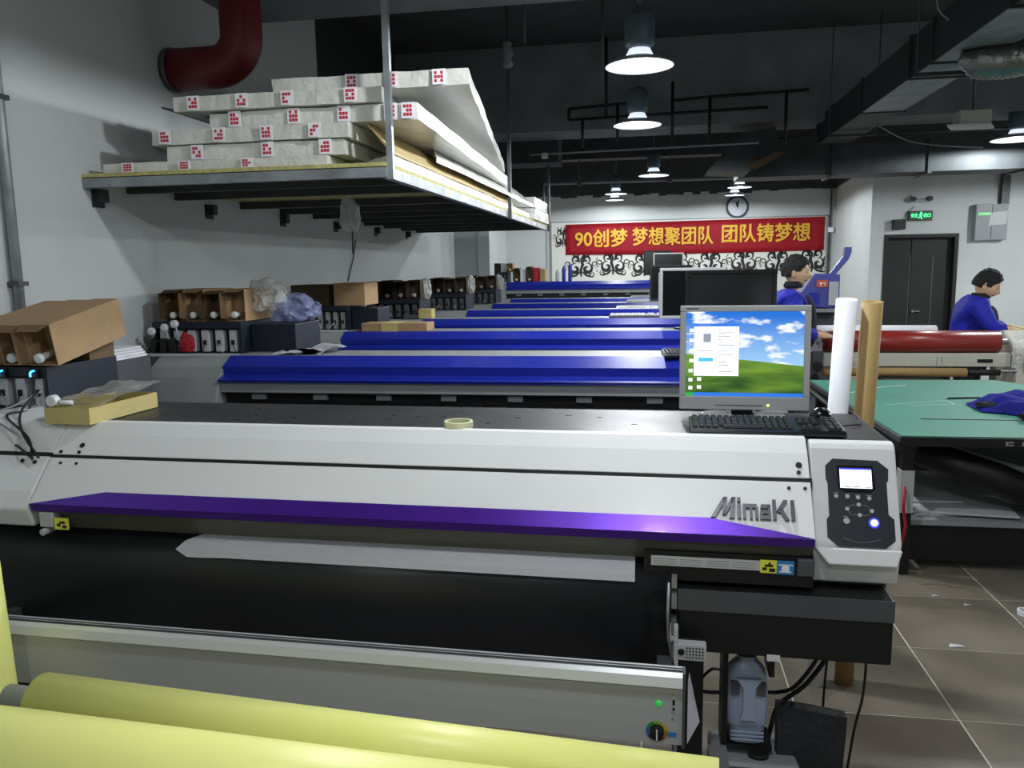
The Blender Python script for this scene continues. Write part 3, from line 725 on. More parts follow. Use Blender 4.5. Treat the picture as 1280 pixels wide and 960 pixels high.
# ================================================================ BLUE PRINTERS (built once at the origin, X 0..2.75 from its left end)
bp = thing('wide_format_printer', 'x', 'printer', (0, 0, 0), 'blue wide printers in rows down the room')
LN = 2.72
b = NB(); bx(b, -.02, LN + .02, 0, .30, 1.26, 1.30); obj('rear_deck', b, 'grey', bp, bevel=.003)
b = NB(); shell(b, [(.004, 1.303), (0, 1.302), (-.088, 1.255), (-.080, 1.212), (-.150, 1.193), (-.146, 1.187)], 0, LN, .015); obj('front_cover', b, 'blue_paint', bp)
b = NB(); bx(b, 0, LN, -.128, -.11, 1.125, 1.19); obj('front_band', b, 'grey', bp)
b = NB(); bx(b, 0, LN, -.07, -.06, 1.06, 1.125); bx(b, 0, LN, -.12, -.06, 1.118, 1.124); obj('slot_recess', b, 'black', bp)
for k in range(8):
    b = NB(); bx(b, .16 + k * .34, .235 + k * .34, -.10, -.071, 1.085, 1.115); obj('slot_clip', b, 'grey', bp)
b = NB(); shell(b, [(-.02, 1.06), (-.13, 1.05), (-.17, 1.03), (-.2, .98), (-.205, .72)], 0, LN - .05, .015); pl = obj('platen', b, 'grey_dark', bp)
for k in range(20):
    b = NB(); bx(b, .2 + k * .12, .208 + k * .12, -.11, -.095, 1.05, 1.062); obj('pinch_mark', b, 'black', pl)
b = NB(); bx(b, 0, LN, .0, .29, .70, 1.26); bx(b, 0, LN, -.055, .0, .70, 1.02); obj('body', b, 'grey_dark', bp)
for x0, x1 in ((-.42, -.002), (LN + .002, LN + .12)):
    b = NB(); prism(b, [(.30, 1.295), (.0, 1.295), (-.08, 1.25), (-.12, 1.20), (-.20, 1.02), (-.22, .92), (-.16, .80), (.30, .80)], x0, x1); ec = obj('end_cap', b, 'grey', bp, bevel=.008)
    b = NB(); bx(b, (x0 + x1) / 2 - .04, (x0 + x1) / 2 + .04, -.21, -.19, .93, .99); obj('end_vent', b, 'grey_dark', ec)
for x in (.2, LN - .2):
    b = NB(); bx(b, x - .04, x + .04, .08, .16, .08, .75); obj('leg', b, 'grey_dark', bp)
    b = NB(); bx(b, x - .05, x + .05, -.2, .38, .03, .09); obj('foot', b, 'grey_dark', bp)
b = NB(); prism(b, [(-.30, .60), (-.33, .63), (-.33, .66), (-.24, .66), (-.24, .60)], 0, LN); bx(b, .17, .23, -.26, .1, .6, .64); bx(b, LN - .23, LN - .17, -.26, .1, .6, .64); obj('take_up_bar', b, 'steel', bp)
blues = [
    ((-2.20, 3.95, 0), 'blue-topped wide printer directly behind the white printer'),
    ((-2.16, 5.50, 0), 'second blue printer, a flat brown carton and a large black monitor near its ends'),
    ((-1.95, 6.83, 0), 'third blue printer, with the white keyboard lying on it'),
    ((-1.85, 8.18, 0), 'fourth blue printer, with a flat silver keyboard on its right end'),
    ((-1.85, 9.56, 0), 'fifth blue printer, reaching the foot of the white column'),
    ((-1.85, 10.9, 0), 'sixth blue printer, lowest strip just in front of the tall farthest one'),
    ((-2.20, 12.6, .2), 'farthest and highest blue printer, standing before the patterned wall board')]
P7 = []
for i, (l, lb) in enumerate(blues):
    o = bp if i == 0 else copy_tree(bp)
    o.location = l; o['label'] = lb; P7.append(o)
b = NB(); bx(b, -2.7, 1.0, 12.35, 13.2, 0, .232); obj('low_plinth', b, 'grey_dark', label='low dark plinth under the farthest blue printer', cat='platform')

# monitors on the blue printers
monitor(.41, 4.165, 1.30, .44, .34, .0, 'screen_off', False, 'large black monitor just behind the lit one, on the nearest blue printer').children
monitor(.30, 5.64, 1.30, .44, .345, .05, 'bezel_grey', False, 'monitor with grey bezel and dark screen, mostly hidden by the large black one')
monitor(.29, 6.98, 1.30, .40, .30, .03, 'bezel_white', False, 'monitor with pale bezel and dark screen on the third blue printer')
monitor(.23, 8.32, 1.30, .42, .36, .0, 'black', False, 'black monitor left of the pale-framed one, on the fourth blue printer')
monitor(.31, 12.72, 1.5, .46, .34, .0, 'bezel_white', False, 'small pale-framed monitor below the banner on the farthest printer')
monitor(.14, 12.86, 1.5, .42, .38, .0, 'black', False, 'black monitor directly behind the pale-framed one below the banner')
keyboard(-.10, 6.98, 1.30, .0, 'black', 'key_white', 'black-framed keyboard with white keys on the third blue printer', False)
keyboard(-.09, 8.30, 1.30, .0, 'silver_edge', 'grey_light', 'flat silver keyboard on the fourth blue printer', False)
keyboard(.26, 4.28 - .2, 1.30, .1, 'black_gloss', 'key', 'black keyboard peeking out left of the lit monitor on the nearest blue printer', False).location = (.30, 4.005, 1.30)
keyboard(-.02, 9.7, 1.30, .0, 'grey', 'grey_light', 'dull grey keyboard on the fifth blue printer', False)
keyboard(-.0, 11.05, 1.30, .0, 'grey', 'grey', 'grey keyboard on the sixth blue printer', False)

# ================================================================ INK RACKS AND CARTONS AT THE LEFT ENDS
def rack(x0, x1, y, z, n, label, h=.165, d=.36, tray=True, cm='cart'):
    t = thing('ink_rack', label, 'ink rack', (x0, y, z), 'ink cartridge racks at the left ends of the printers')
    b = NB(); bx(b, x0, x1, y + .06, y + d, z, z + h); bx(b, x0, x1, y, y + .06, z + h - .035, z + h); bx(b, x1 - .012, x1, y, y + .06, z, z + h - .035); bx(b, x0, x0 + .012, y, y + .06, z, z + h - .035)
    obj('housing', b, 'navy', t)
    st = (x1 - x0 - .03) / n
    for k in range(n):
        xx = x0 + .015 + st * (k + .5)
        b = NB(); bx(b, xx - st * .27, xx + st * .27, y + .012, y + .06, z + .01, z + h - .045); c = obj('cartridge', b, cm, t, bevel=.004)
        b = NB(); bx(b, xx - .008, xx + .008, y + .004, y + .012, z + .05, z + .075); obj('tube_nozzle', b, 'black', c)
        b = NB(); e = random.uniform(-.03, .03); tube(b, [(xx, y + .006, z + .06), (xx + e, y - .015, z + .03), (xx + e * 1.5, y - .01, z + .008)], .0025, 5); obj('ink_tube', b, 'black' if k % 2 else 'grey_light', c)
    if tray:
        b = NB(); prism(b, [(y - .10, z - .0035), (y - .10, z + .012), (y - .096, z + .012), (y - .096, z - .0005), (y + d, z - .0005), (y + d, z - .0035)], x0 - .05, x1 + .03); obj('tray', b, 'grey_light', t)
    return t
def carton(x, y, z, w_, h_, l_, tilt, label, group=None, mt='card', rz=0, cap='white_plastic', opened=True, rest=None):
    t = thing('ink_carton', label, 'box', (0, 0, 0), group)
    b = NB(); th = .004
    if opened:
        bx(b, -w_ / 2, -w_ / 2 + th, 0, l_, 0, h_); bx(b, w_ / 2 - th, w_ / 2, 0, l_, 0, h_); bx(b, -w_ / 2 + th, w_ / 2 - th, 0, l_, 0, th); bx(b, -w_ / 2 + th, w_ / 2 - th, 0, l_, h_ - th, h_); bx(b, -w_ / 2 + th, w_ / 2 - th, l_ * .25, l_, th, h_ - th)
    else: bx(b, -w_ / 2, w_ / 2, 0, l_, 0, h_)
    obj('carton_body', b, mt, t)
    if opened:
        b = NB(); bx(b, -w_ / 2 + .002, w_ / 2 - .002, -.003, 0, 0, .0) if False else None
        b = b or NB()
        a = [b.verts.new(p) for p in [(-w_ / 2, 0, h_), (w_ / 2, 0, h_), (w_ / 2 - .012, -.05, h_ - .015), (-w_ / 2 + .012, -.05, h_ - .015)]]; b.faces.new(a)
        bmesh.ops.solidify(b, geom=b.faces[:], thickness=.003); obj('top_flap', b, mt, t)
        b = NB(); a = [b.verts.new(p) for p in [(-w_ / 2, 0, .01), (-w_ / 2, 0, h_ - .01), (-w_ / 2 - .012, -.045, h_ - .02), (-w_ / 2 - .012, -.045, .02)]]; b.faces.new(a)
        bmesh.ops.solidify(b, geom=b.faces[:], thickness=.003); obj('side_flap', b, mt, t)
        b = NB(); lathe(b, [(.010, -.03), (.019, -.026), (.019, -.008), (.013, -.006), (.013, .0), (.013, l_ * .25)], (.0, .0, .035), 16, axis='Y'); obj('spout_cap', b, cap, t)
    t.location = (x, y, z); t.rotation_euler = (tilt, 0, rz); return t
# nearest rack, on the left end of the white printer
rack(-2.74, -2.31, 2.75, 1.225, 5, 'nearest ink rack with large grey cartridges at the left edge', h=.165, d=.42, tray=False)
b = NB(); bx(b, -2.75, -2.31, 2.70, 3.17, 1.0, 1.225); obj('rack_stand', b, 'grey_dark', label='dark stand under the nearest ink rack', cat='stand')
tl = .19
for k, lb in enumerate(('rightmost of the three large brown ink cartons at the left edge', 'middle one of the three large brown ink cartons at the left edge', 'leftmost of the three large brown ink cartons, cut by the left edge')):
    carton(-2.315 - k * .128, 2.75 + .01 * k, 1.398, .122, .165 - .004 * k, .43, tl, lb)
b = NB(); bx(b, -2.70, -2.31, 3.0, 3.16, 1.39, 1.462); obj('support_block', b, 'card_dark', label='brown block holding up the backs of the three large cartons', cat='box')
# lights and cables around the nearest rack
for k, x in enumerate((-2.50, -2.36)):
    t = thing('indicator_light', ('left' if k == 0 else 'right') + ' small cyan light glowing under the nearest cartons', 'light', (x, 2.74, 1.36))
    b = NB(); bx(b, x - .02, x + .02, 2.732, 2.75, 1.352, 1.385); obj('lens_holder', b, 'black', t); b = NB(); tube(b, [(x + .012, 2.729, 1.38), (x - .002, 2.729, 1.376), (x - .007, 2.729, 1.368), (x - .006, 2.729, 1.356)], .0035, 6); obj('light_strip', b, 'led_cyan', t)
rc_ = [('bundle of dark cables hanging beside the nearest ink rack', 'black', [[(-2.36, 2.74, 1.36), (-2.35, 2.70, 1.25), (-2.33, 2.55, 1.16), (-2.10, 2.34, 1.17), (-2.02, 2.30, 1.145)], [(-2.33, 2.73, 1.22), (-2.28, 2.5, 1.25), (-2.08, 2.36, 1.20), (-2.02, 2.30, 1.14)], [(-2.34, 2.74, 1.30), (-2.26, 2.55, 1.26), (-2.12, 2.38, 1.22), (-2.0, 2.305, 1.145)]]),
       ('loose grey tubes curling in front of the nearest ink rack', 'grey', [[(-2.72, 2.70, 1.24), (-2.6, 2.6, 1.235), (-2.45, 2.55, 1.24), (-2.35, 2.6, 1.26), (-2.33, 2.74, 1.30)], [(-2.7, 2.68, 1.26), (-2.5, 2.52, 1.235), (-2.3, 2.45, 1.24), (-2.12, 2.36, 1.21)], [(-2.5, 2.72, 1.33), (-2.45, 2.62, 1.28), (-2.5, 2.55, 1.24), (-2.3, 2.42, 1.24)]])]
for lb, m, paths in rc_:
    t = thing('cable_bundle', lb, 'cable', paths[0][0])
    for p in paths:
        b = NB(); cur = []
        P = [Vector(q) for q in p]
        for i in range(len(P) - 1):
            p0, p1, p2, p3 = P[max(i - 1, 0)], P[i], P[i + 1], P[min(i + 2, len(P) - 1)]
            for s in range(6):
                tt = s / 6; cur.append(.5 * ((2 * p1) + (p2 - p0) * tt + (2 * p0 - 5 * p1 + 4 * p2 - p3) * tt ** 2 + (3 * p1 - p0 - 3 * p2 + p3) * tt ** 3))
        cur.append(P[-1]); tube(b, cur, .0045, 6); obj('cable', b, m, t)
# pale flat open box and wrapper on the white printer
t = thing('flat_box', 'flat pale yellow cardboard box on the left of the white printer', 'box', (-1.96, 2.58, 1.24))
b = NB(); X_ = Matrix.Translation((-1.955, 2.59, 0)) @ Matrix.Rotation(-.05, 4, 'Z')
for q in ((-.09, .09, -.18, .18, 1.238, 1.242), (-.09, .09, -.18, -.176, 1.242, 1.295), (-.09, .09, .176, .18, 1.242, 1.295), (-.09, -.086, -.176, .176, 1.242, 1.295), (.086, .09, -.176, .176, 1.242, 1.295)): bx(b, *q, X=X_)
obj('box_tray', b, 'card_light', t)
b = NB(); a = [b.verts.new(X_ @ Vector(p)) for p in [(-.09, -.176, 1.296), (.09, -.18, 1.297), (.07, -.02, 1.318), (-.09, -.02, 1.315)]]; b.faces.new(a); bmesh.ops.solidify(b, geom=b.faces[:], thickness=.003); obj('lid_flap', b, 'card_light', t)
b = NB()
gx, gy = 10, 14
vs = [[b.verts.new(X_ @ Vector((-.10 + .2 * i / gx, -.14 + .34 * j / gy, 1.302 + .035 * j / gy))) for i in range(gx + 1)] for j in range(gy + 1)]
for j in range(gy):
    for i in range(gx): b.faces.new((vs[j][i], vs[j][i + 1], vs[j + 1][i + 1], vs[j + 1][i]))
crumple(b, .012, 14)
for v in b.verts: v.co.z = max(v.co.z, 1.30)
bmesh.ops.solidify(b, geom=b.faces[:], thickness=.002)
obj('plastic_wrapper', b, 'bag', label='crumpled clear wrapper lying on the flat pale box', cat='bag', smooth=True)
t = thing('bottle_cap', 'white screw cap and spout lying on the flat pale box', 'cap', (-2.0, 2.42, 1.296))
b = NB(); lathe(b, [(.018, -.014), (.02, -.01), (.02, .012), (.012, .014)], (-2.02, 2.42, 1.318), 16, axis='Y'); obj('cap', b, 'white_plastic', t)
b = NB(); cyl(b, (-2.0, 2.425, 1.312), (-1.96, 2.44, 1.308), .008, n=10); obj('spout', b, 'white_plastic', t)
# white board stack by the wall
for k in range(4):
    b = NB(); bx(b, -2.76 + .01 * k, -2.50 - .01 * k, 3.32, 3.67, 1.335 + k * .013, 1.346 + k * .013); obj('white_board', b, 'paper', label=['bottom', 'second from bottom', 'third from bottom', 'top'][k] + ' white board of the small stack behind the navy rack side', cat='board', group='white boards stacked by the wall')
b = NB(); bx(b, -2.77, -2.49, 3.30, 3.68, .9, 1.335); obj('side_table', b, 'grey_dark', label='small grey stand carrying the white boards by the wall', cat='stand')

def bag(name, c, s, m, label, seed=0, parent=None, cat='bag'):
    b = NB(); bmesh.ops.create_icosphere(b, subdivisions=4, radius=1)
    for v in b.verts:
        n = noise.noise_vector(v.co * 2.2 + Vector((seed, 0, 0))); v.co += n * .38; n = noise.noise_vector(v.co * 6 + Vector((0, seed, 0))); v.co += n * .10
        v.co = Vector((c[0] + v.co.x * s[0], c[1] + v.co.y * s[1], max(c[2] + v.co.z * s[2], c[2] - s[2] * .8)))
    return obj(name, b, m, parent, label=label, cat=cat, smooth=False)
# rack of the nearest blue printer
rack(-2.72, -2.19, 4.06, 1.30, 6, 'ink rack with grey cartridges and a navy side, on the nearest blue printer', h=.175)
cols = ['card_dark', 'card', 'card_dark', 'card', 'card']
for k in range(4):
    carton(-2.60 + k * .122, 4.10, 1.477, .112, .175 if k != 2 else .165, .34, .0, ['leftmost', 'second', 'third', 'rightmost'][k] + ' of the four brown ink cartons on the nearest blue printer', mt=cols[k])
bag('clear_bag', (-2.44, 4.06, 1.72), (.10, .07, .05), 'bag', 'clear plastic bag draped over the rightmost cartons of the nearest blue printer', 3) if False else None
bag('clear_bag', (-2.14, 4.28, 1.60), (.10, .11, .10), 'bag', 'crumpled clear plastic bag right of the brown cartons by the wall', 5)
bag('ink_bag', (-2.02, 4.38, 1.525), (.12, .13, .085), 'bag_blue', 'bluish plastic ink bag lying on the navy box of the nearest blue printer', 8)
b = NB(); bx(b, -2.185, -1.92, 4.16, 4.50, 1.302, 1.455); obj('navy_box', b, 'navy', label='dark navy box on the left end of the nearest blue printer', cat='box', bevel=.004)
bag('red_ink_pouch', (-2.49, 4.02, 1.36), (.045, .02, .055), 'red', 'shiny red ink pouch hanging on the grey cartridges', 4, cat='pouch')
# black tube valve clips on the tray
for k, (x, rz) in enumerate(((-2.76 + .06, .4), (-2.62, 0.1), (-2.56, -.1))):
    t = thing('valve_clip', ['leftmost', 'middle', 'rightmost'][k] + ' black tube clip with white cap left of the grey cartridges', 'clip', (x, 4.0, 1.30), 'black tube clips by the ink rack')
    b = NB(); X_ = Matrix.Translation((x, 4.0, 1.30)) @ Matrix.Rotation(rz, 4, 'Y'); bx(b, -.02, .02, -.015, .015, .0, .09, X=X_); obj('clip_body', b, 'black', t, bevel=.003)
    b = NB(); lathe(b, [(.01, -.01), (.022, -.008), (.022, .01)], (x + .02, 3.99, 1.30 + .13 + .02 * k), 14, axis='Y'); obj('clip_cap', b, 'white_plastic', t)
    b = NB(); tube(b, [(x + .01, 4.0, 1.39), (x + .03, 4.0, 1.41), (x + .02, 3.995, 1.44 + .02 * k)], .004, 6); obj('clip_tube', b, 'grey_light', t)
# papers on the nearest blue printer
t = thing('paper_bundle', 'ruffled white papers lying on the left end of the nearest blue printer', 'papers', (-1.86, 4.12, 1.30))
for k in range(3):
    b = NB(); gx = 10; X_ = Matrix.Translation((-1.86 + .03 * k, 4.10 + .02 * k, 1.304 + .006 * k)) @ Matrix.Rotation(.25 + .2 * k, 4, 'Z')
    vs = [[b.verts.new(X_ @ Vector((-.15 + .3 * i / gx, -.1 + .2 * j / 4, .034 * max(0, math.sin(i * .7 + k + j * .2)) * (i / gx)))) for i in range(gx + 1)] for j in range(5)]
    for j in range(4):
        for i in range(gx): b.faces.new((vs[j][i], vs[j][i + 1], vs[j + 1][i + 1], vs[j + 1][i]))
    bmesh.ops.solidify(b, geom=b.faces[:], thickness=.0015); obj('sheet', b, 'paper', t)
# second blue printer
rack(-2.70, -2.19, 5.65, 1.30, 8, 'ink rack with a row of eight dim grey cartridges on the second blue printer', h=.18, cm='grey')
b = NB(); bx(b, -2.185, -1.98, 5.72, 6.0, 1.302, 1.46); obj('navy_box', b, 'navy', label='dark box beside the cartridges of the second blue printer', cat='box', bevel=.004)
carton(-2.50, 5.70, 1.482, .30, .155, .3, 0, 'wide shade-darkened brown carton on the rack of the second blue printer', mt='card_shade', opened=False)
carton(-2.19, 5.70, 1.482, .24, .165, .3, 0, 'square tan carton with a bright front on the rack of the second blue printer', mt='card', opened=False)
t = thing('flat_carton', 'flat brown carton with a pale tape band on the second blue printer', 'box', (-1.79, 5.35, 1.30))
b = NB(); bx(b, -2.04, -1.55, 5.52, 5.72, 1.302, 1.36); obj('carton_body', b, 'card', t, bevel=.003)
b = NB(); bx(b, -1.89, -1.77, 5.517, 5.722, 1.301, 1.362); obj('tape_band', b, 'card_light', t)
# third..sixth
NUM = ['third', 'fourth', 'fifth', 'sixth']
for k, (x0, y) in enumerate(((-2.52, 6.98), (-2.40, 8.33), (-2.34, 9.71))):
    rack(x0, x0 + .5, y, 1.30, 6, 'ink rack with dark cartridges on the %s blue printer' % NUM[k], h=.17, cm='grey_dark', tray=False)
    for j in range(4):
        carton(x0 + .07 + j * .125, y + .03, 1.472, .112, .16 + .01 * (j % 2), .28, 0, ['leftmost', 'second', 'third', 'rightmost'][j] + ' shade-darkened carton on the rack of the %s blue printer' % NUM[k], mt='card_shade', cap='grey')
    bag('clear_bag', (x0 + .52, y + .15, 1.55), (.05, .06, .1), 'bag', 'crumpled shiny bag on the rack of the %s blue printer' % NUM[k], 20 + k)
b = NB(); bx(b, -2.02, -1.90, 6.93, 7.05, 1.302, 1.385); obj('small_carton', b, 'card_light', label='small bright tan box on the third blue printer', cat='box')
b = NB(); bx(b, -2.16, -2.03, 6.93, 7.05, 1.302, 1.335); obj('small_tray', b, 'grey_dark', label='small dark tray left of the small bright tan box', cat='tray')
rack(-2.55, -2.22, 12.75, 1.5, 5, 'ink rack behind the white column on the farthest printer', h=.16, cm='grey_dark', tray=False)
fc7 = ['card_dark', 'black', 'grey_light', 'card', 'card_dark', 'paper', 'card_dark', 'red', 'card']
for k in range(9):
    carton(-2.50 + k * .105, 12.80, 1.662 if k < 4 else 1.502, .085, .14 if k < 4 else .24 - .02 * (k % 3), .25, 0, ['first', 'second', 'third', 'fourth', 'fifth', 'sixth', 'seventh', 'eighth', 'ninth'][k] + ' ink box right of the white column, counted from the column', mt=fc7[k], opened=k in (0, 3, 4, 6))
for k in range(3):
    b = NB(); lathe(b, [(.025, 0), (.03, .02), (.03, .14 + .05 * k), (.015, .17 + .05 * k), (.015, .19 + .05 * k)], (-1.42 + .1 * k, 12.8, 1.5), 14); obj('ink_bottle', b, ['grey_light', 'blue_paint', 'blue_paint'][k], label=['pale', 'short blue', 'tall blue'][k] + ' bottle on the left end of the farthest printer', cat='bottle', group='bottles on the farthest printer')
# ================================================================ HANGING SHELF
SX0, SX1, SY0, SY1, SZ = WX, -1.21, 3.70, 9.95, 2.175
sh = thing('hanging_shelf', 'long steel-framed shelf hung on rods along the left wall', 'shelf', (WX, SY0, SZ))
b = NB(); bx(b, SX0, SX1, SY0, SY0 + .04, SZ, SZ + .045); obj('front_bar', b, 'galv', sh)
b = NB(); bx(b, SX1 - .04, SX1, SY0 + .04, SY1, SZ, SZ + .05); obj('side_bar', b, 'galv', sh)
for k in range(10):
    if k > 1:
        y = SY0 + .35 + k * .62
        b = NB(); bx(b, SX0, SX1 - .04, y, y + .04, SZ, SZ + .045); obj('cross_bar', b, 'galv_dark', sh)
for k in range(2):
    b = NB(); bx(b, SX0, SX1 - .04, SY0 + .35 + k * .45, SY0 + .39 + k * .45, SZ, SZ + .045); obj('cross_bar', b, 'galv_dark', sh)
b = NB(); bx(b, SX0, SX1, SY0, SY1, SZ + .05, SZ + .068); obj('shelf_board', b, 'wood_edge', sh, label='yellowish shelf board with worn edge')
for k, y in enumerate((3.78, 4.85, 5.92, 7.0, 8.1, 9.2)):
    b = NB(); bx(b, WX, WX + .05, y, y + .05, SZ - .065, SZ); bx(b, WX, WX + .008, y - .02, y + .07, SZ - .09, SZ); obj('wall_bracket', b, 'galv_dark', sh)
for y, r_ in ((3.72, .017), (7.05, .015), (9.85, .015)):
    b = NB(); bx(b, SX1 - .0, SX1 + .03, y - .014, y + .016, SZ - .01, 4.1)
    obj('hanging_rod', b, 'galv' if y < 5 else 'grey_dark', sh)
b = NB(); lathe(b, [(.02, 0), (.05, .03), (.03, .08), (.055, .12), (.03, .17), (.045, .2), (.02, .23)], (SX1 + .015, 7.05, 3.42), 10); obj('rod_clamp', b, 'grey', sh)
for k in range(14):
    if k % 3 == 1: continue
    y = 3.95 + k * .42
    b = NB(); bx(b, SX1, SX1 + .002, y, y + .12 + .1 * (k % 2), SZ + .008, SZ + .04); obj('tape_patch', b, 'paper' if k % 2 else 'bezel_grey', sh)
# wrapped boards; corners (front-left, front-right, back-right, back-left) and z of the bottom
def wrapped(FL, FR, BR, BL, z, th, label, m='film', tiltr=0, stickers=(), seed=0):
    t = thing('wrapped_board', label, 'board', (FL[0], FL[1], z), 'plastic wrapped boards on the hanging shelf')
    b = NB(); gridbox(b, 0, 1, 0, 1, 0, 1, 14, 18, 3)
    for v in b.verts:
        s, q, h = v.co
        pz = lambda P: (P[2] if len(P) > 2 else 0)
        A = Vector((FL[0], FL[1], z + pz(FL))).lerp(Vector((FR[0], FR[1], z + pz(FR))), s); B = Vector((BL[0], BL[1], z + pz(BL))).lerp(Vector((BR[0], BR[1], z + pz(BR))), s)
        p = A.lerp(B, q); p.z += h * th
        n = noise.noise_vector(p * 5 + Vector((seed, 0, 0))) * .010 + noise.noise_vector(p * 17 + Vector((seed, 0, 0))) * .004; n.z = abs(n.z) * (.4 if h < .5 else -.8)
        v.co = p + n
    obj('wrap', b, m, t)
    A = Vector((FL[0], FL[1], z + (FL[2] if len(FL) > 2 else 0))); B = Vector((FR[0], FR[1], z + (FR[2] if len(FR) > 2 else 0))); d = (B - A).normalized(); nn = Vector((d.y, -d.x, 0)).normalized()
    for s in stickers:
        c = A.lerp(B, s); X_ = Matrix.Translation(c + nn * .014) @ Matrix.Rotation(math.atan2(d.y, d.x), 4, 'Z')
        b = NB(); bx(b, -.032, .032, -.001, .002, .004, th - .002, X=X_); st = obj('sticker', b, 'paper', t)
        b = NB()
        for i in range(3):
            for j in range(3):
                if random.random() < .85: bx(b, -.022 + i * .015, -.010 + i * .015, -.0025, -.001, th * (.18 + .24 * j), th * (.36 + .24 * j), X=X_)
        obj('sticker_print', b, 'red_print', st)
    return t
z0 = SZ + .068
wrapped((-2.70, 3.74), (-1.52, 3.74), (-1.50, 5.9), (-2.70, 5.9), z0, .05, 'lowest wrapped white board at the left front of the shelf', stickers=(.12, .38, .66), seed=1)
wrapped((-2.37, 3.78), (-1.44, 3.78), (-1.43, 6.3), (-2.3, 6.3), z0 + .053, .075, 'second wrapped board from the bottom at the front of the shelf', stickers=(.18, .58, .9), seed=2)
wrapped((-2.44, 3.76), (-1.41, 3.76), (-1.42, 6.1), (-2.4, 6.1), z0 + .130, .072, 'third wrapped board from the bottom, with its open left end', stickers=(.08, .36, .60, .84), seed=3)
wrapped((-2.14, 3.80), (-1.08, 3.80), (-1.22, 7.2), (-2.2, 7.0), z0 + .204, .078, 'fourth wrapped board from the bottom, jutting right behind the rod', stickers=(.13, .42, .66, .88, .96), seed=4)
wrapped((-2.30, 3.76), (-1.24, 3.76), (-1.5, 6.0), (-2.3, 6.0), z0 + .284, .072, 'fifth wrapped board, under the red pipe', stickers=(.10, .34, .56, .86), seed=5)
wrapped((-1.82, 3.84), (-.84, 3.84, -.0), (-1.33, 7.6, .02), (-1.9, 7.4, 0), z0 + .358, .075, 'topmost wrapped board, sloping down to the right behind the rod', stickers=(.42, .62, .86), seed=6)
# tan boards and shiny film spilling to the right side
wrapped((-1.395, 3.86, .19), (-1.225, 3.82, 0), (-1.225, 7.4, 0), (-1.395, 7.4, .19), z0 + .056, .018, 'bare tan board tilted down to the right edge of the shelf beside the rod', m='board_tan', seed=8)
wrapped((-1.40, 4.0), (-1.22, 3.82), (-1.22, 8.4), (-1.45, 8.2), z0 + .0, .05, 'shiny film-wrapped board along the right edge of the shelf', seed=9)
wrapped((-1.38, 5.1, .19), (-1.20, 4.6, .02), (-1.17, 8.38, .02), (-1.38, 8.3, .19), z0 + .085, .03, 'loose film-wrapped sheet over the far part of the tan board', seed=10)
wrapped((-2.2, 8.42), (-1.19, 8.62), (-1.19, 9.8), (-2.2, 9.8), z0 + .0, .12, 'small white wrapped stack, lower one at the far end of the shelf', seed=11)
wrapped((-2.2, 8.66), (-1.20, 8.68), (-1.20, 9.8), (-2.2, 9.8), z0 + .13, .11, 'small white wrapped stack, upper one at the far end of the shelf', seed=12)
b = NB(); prism(b, [(-2.46, z0 + .345), (-2.12, z0 + .268), (-2.12, z0 + .262), (-2.46, z0 + .335)], 3.90, 4.5, axis='Y'); obj('dark_offcut', b, 'grey_dark', label='dark offcut sheet sticking out left above the stickered boards', cat='offcut')
bag('hanging_bag', (-1.70, 4.50, 2.05), (.06, .03, .11), 'bag', 'clear plastic bag hanging under the shelf', 31)
b = NB(); tube(b, [(-1.69, 4.50, 2.0), (-1.695, 4.505, 1.9), (-1.70, 4.51, 1.84)], .004, 6); tube(b, [(-2.79, 7.5, 2.03), (-2.785, 7.4, 1.85), (-2.79, 7.25, 1.64)], .006, 6); obj('cord', b, 'black', label='thin dark cord hanging on the left wall below the shelf', cat='cord')

# red fire pipe elbow and thin grey pipe
t = thing('red_pipe', 'thick dark red pipe with elbow above the boards', 'pipe', (-2.6, 4.55, 2.72))
b = NB(); pts = [(-2.33, 4.55, 4.1), (-2.33, 4.55, 3.10)]
for k in range(1, 9):
    a = PI / 2 * k / 8; pts.append((-2.33 - .17 * (1 - math.cos(a)), 4.55, 3.10 - .17 * math.sin(a)))
pts += [(WX, 4.55, 2.93)]
tube(b, pts, .118, 24); obj('pipe_body', b, 'pipe_red', t)
b = NB(); tube(b, [(-2.79, 4.55, 2.93), (-2.76, 4.55, 2.93)], .124, 24); obj('pipe_collar', b, 'grey_dark', t)
t = thing('wall_pipe', 'thin mottled grey pipe down the wall at the left edge', 'pipe', (WX + .03, 3.18, 1.3))
b = NB(); cyl(b, (WX + .03, 3.18, 1.30), (WX + .03, 3.18, 3.3), .022, n=12); obj('pipe_body', b, 'galv', t)
for z in (1.7, 2.5): b = NB(); bx(b, WX, WX + .06, 3.15, 3.21, z, z + .02); obj('pipe_clip', b, 'grey_dark', t)

# ================================================================ CEILING SERVICES
mat('duct_side_shaded', '#2c3033', .6, metal=.2, var=.25, vs=5)  # duct metal darkened on its sides to stand for shade
t = thing('air_duct', 'long rectangular sheet-metal air duct running down the right of the ceiling', 'duct', (1.95, 3, 3.0))
ys = [2.0, 3.3, 4.6, 5.75, 6.2, 7.5, 8.7, 9.3]
for k in range(len(ys) - 1):
    b = NB(); bx(b, 1.79, 2.12, ys[k] + .012, ys[k + 1] - .012, 3.002, 3.27); obj('duct_section', b, 'duct_side_shaded', t)
    b = NB(); bx(b, 1.792, 2.118, ys[k] + .014, ys[k + 1] - .014, 2.996, 3.002); obj('duct_lit_underside', b, 'galv' if k in (2, 4, 3) else 'galv_dark', t)  # light on the underside painted as paler plates on some sections
for y in ys: b = NB(); bx(b, 1.77, 2.14, y - .012, y + .012, 2.985, 3.285); obj('duct_flange', b, 'galv_dark', t)
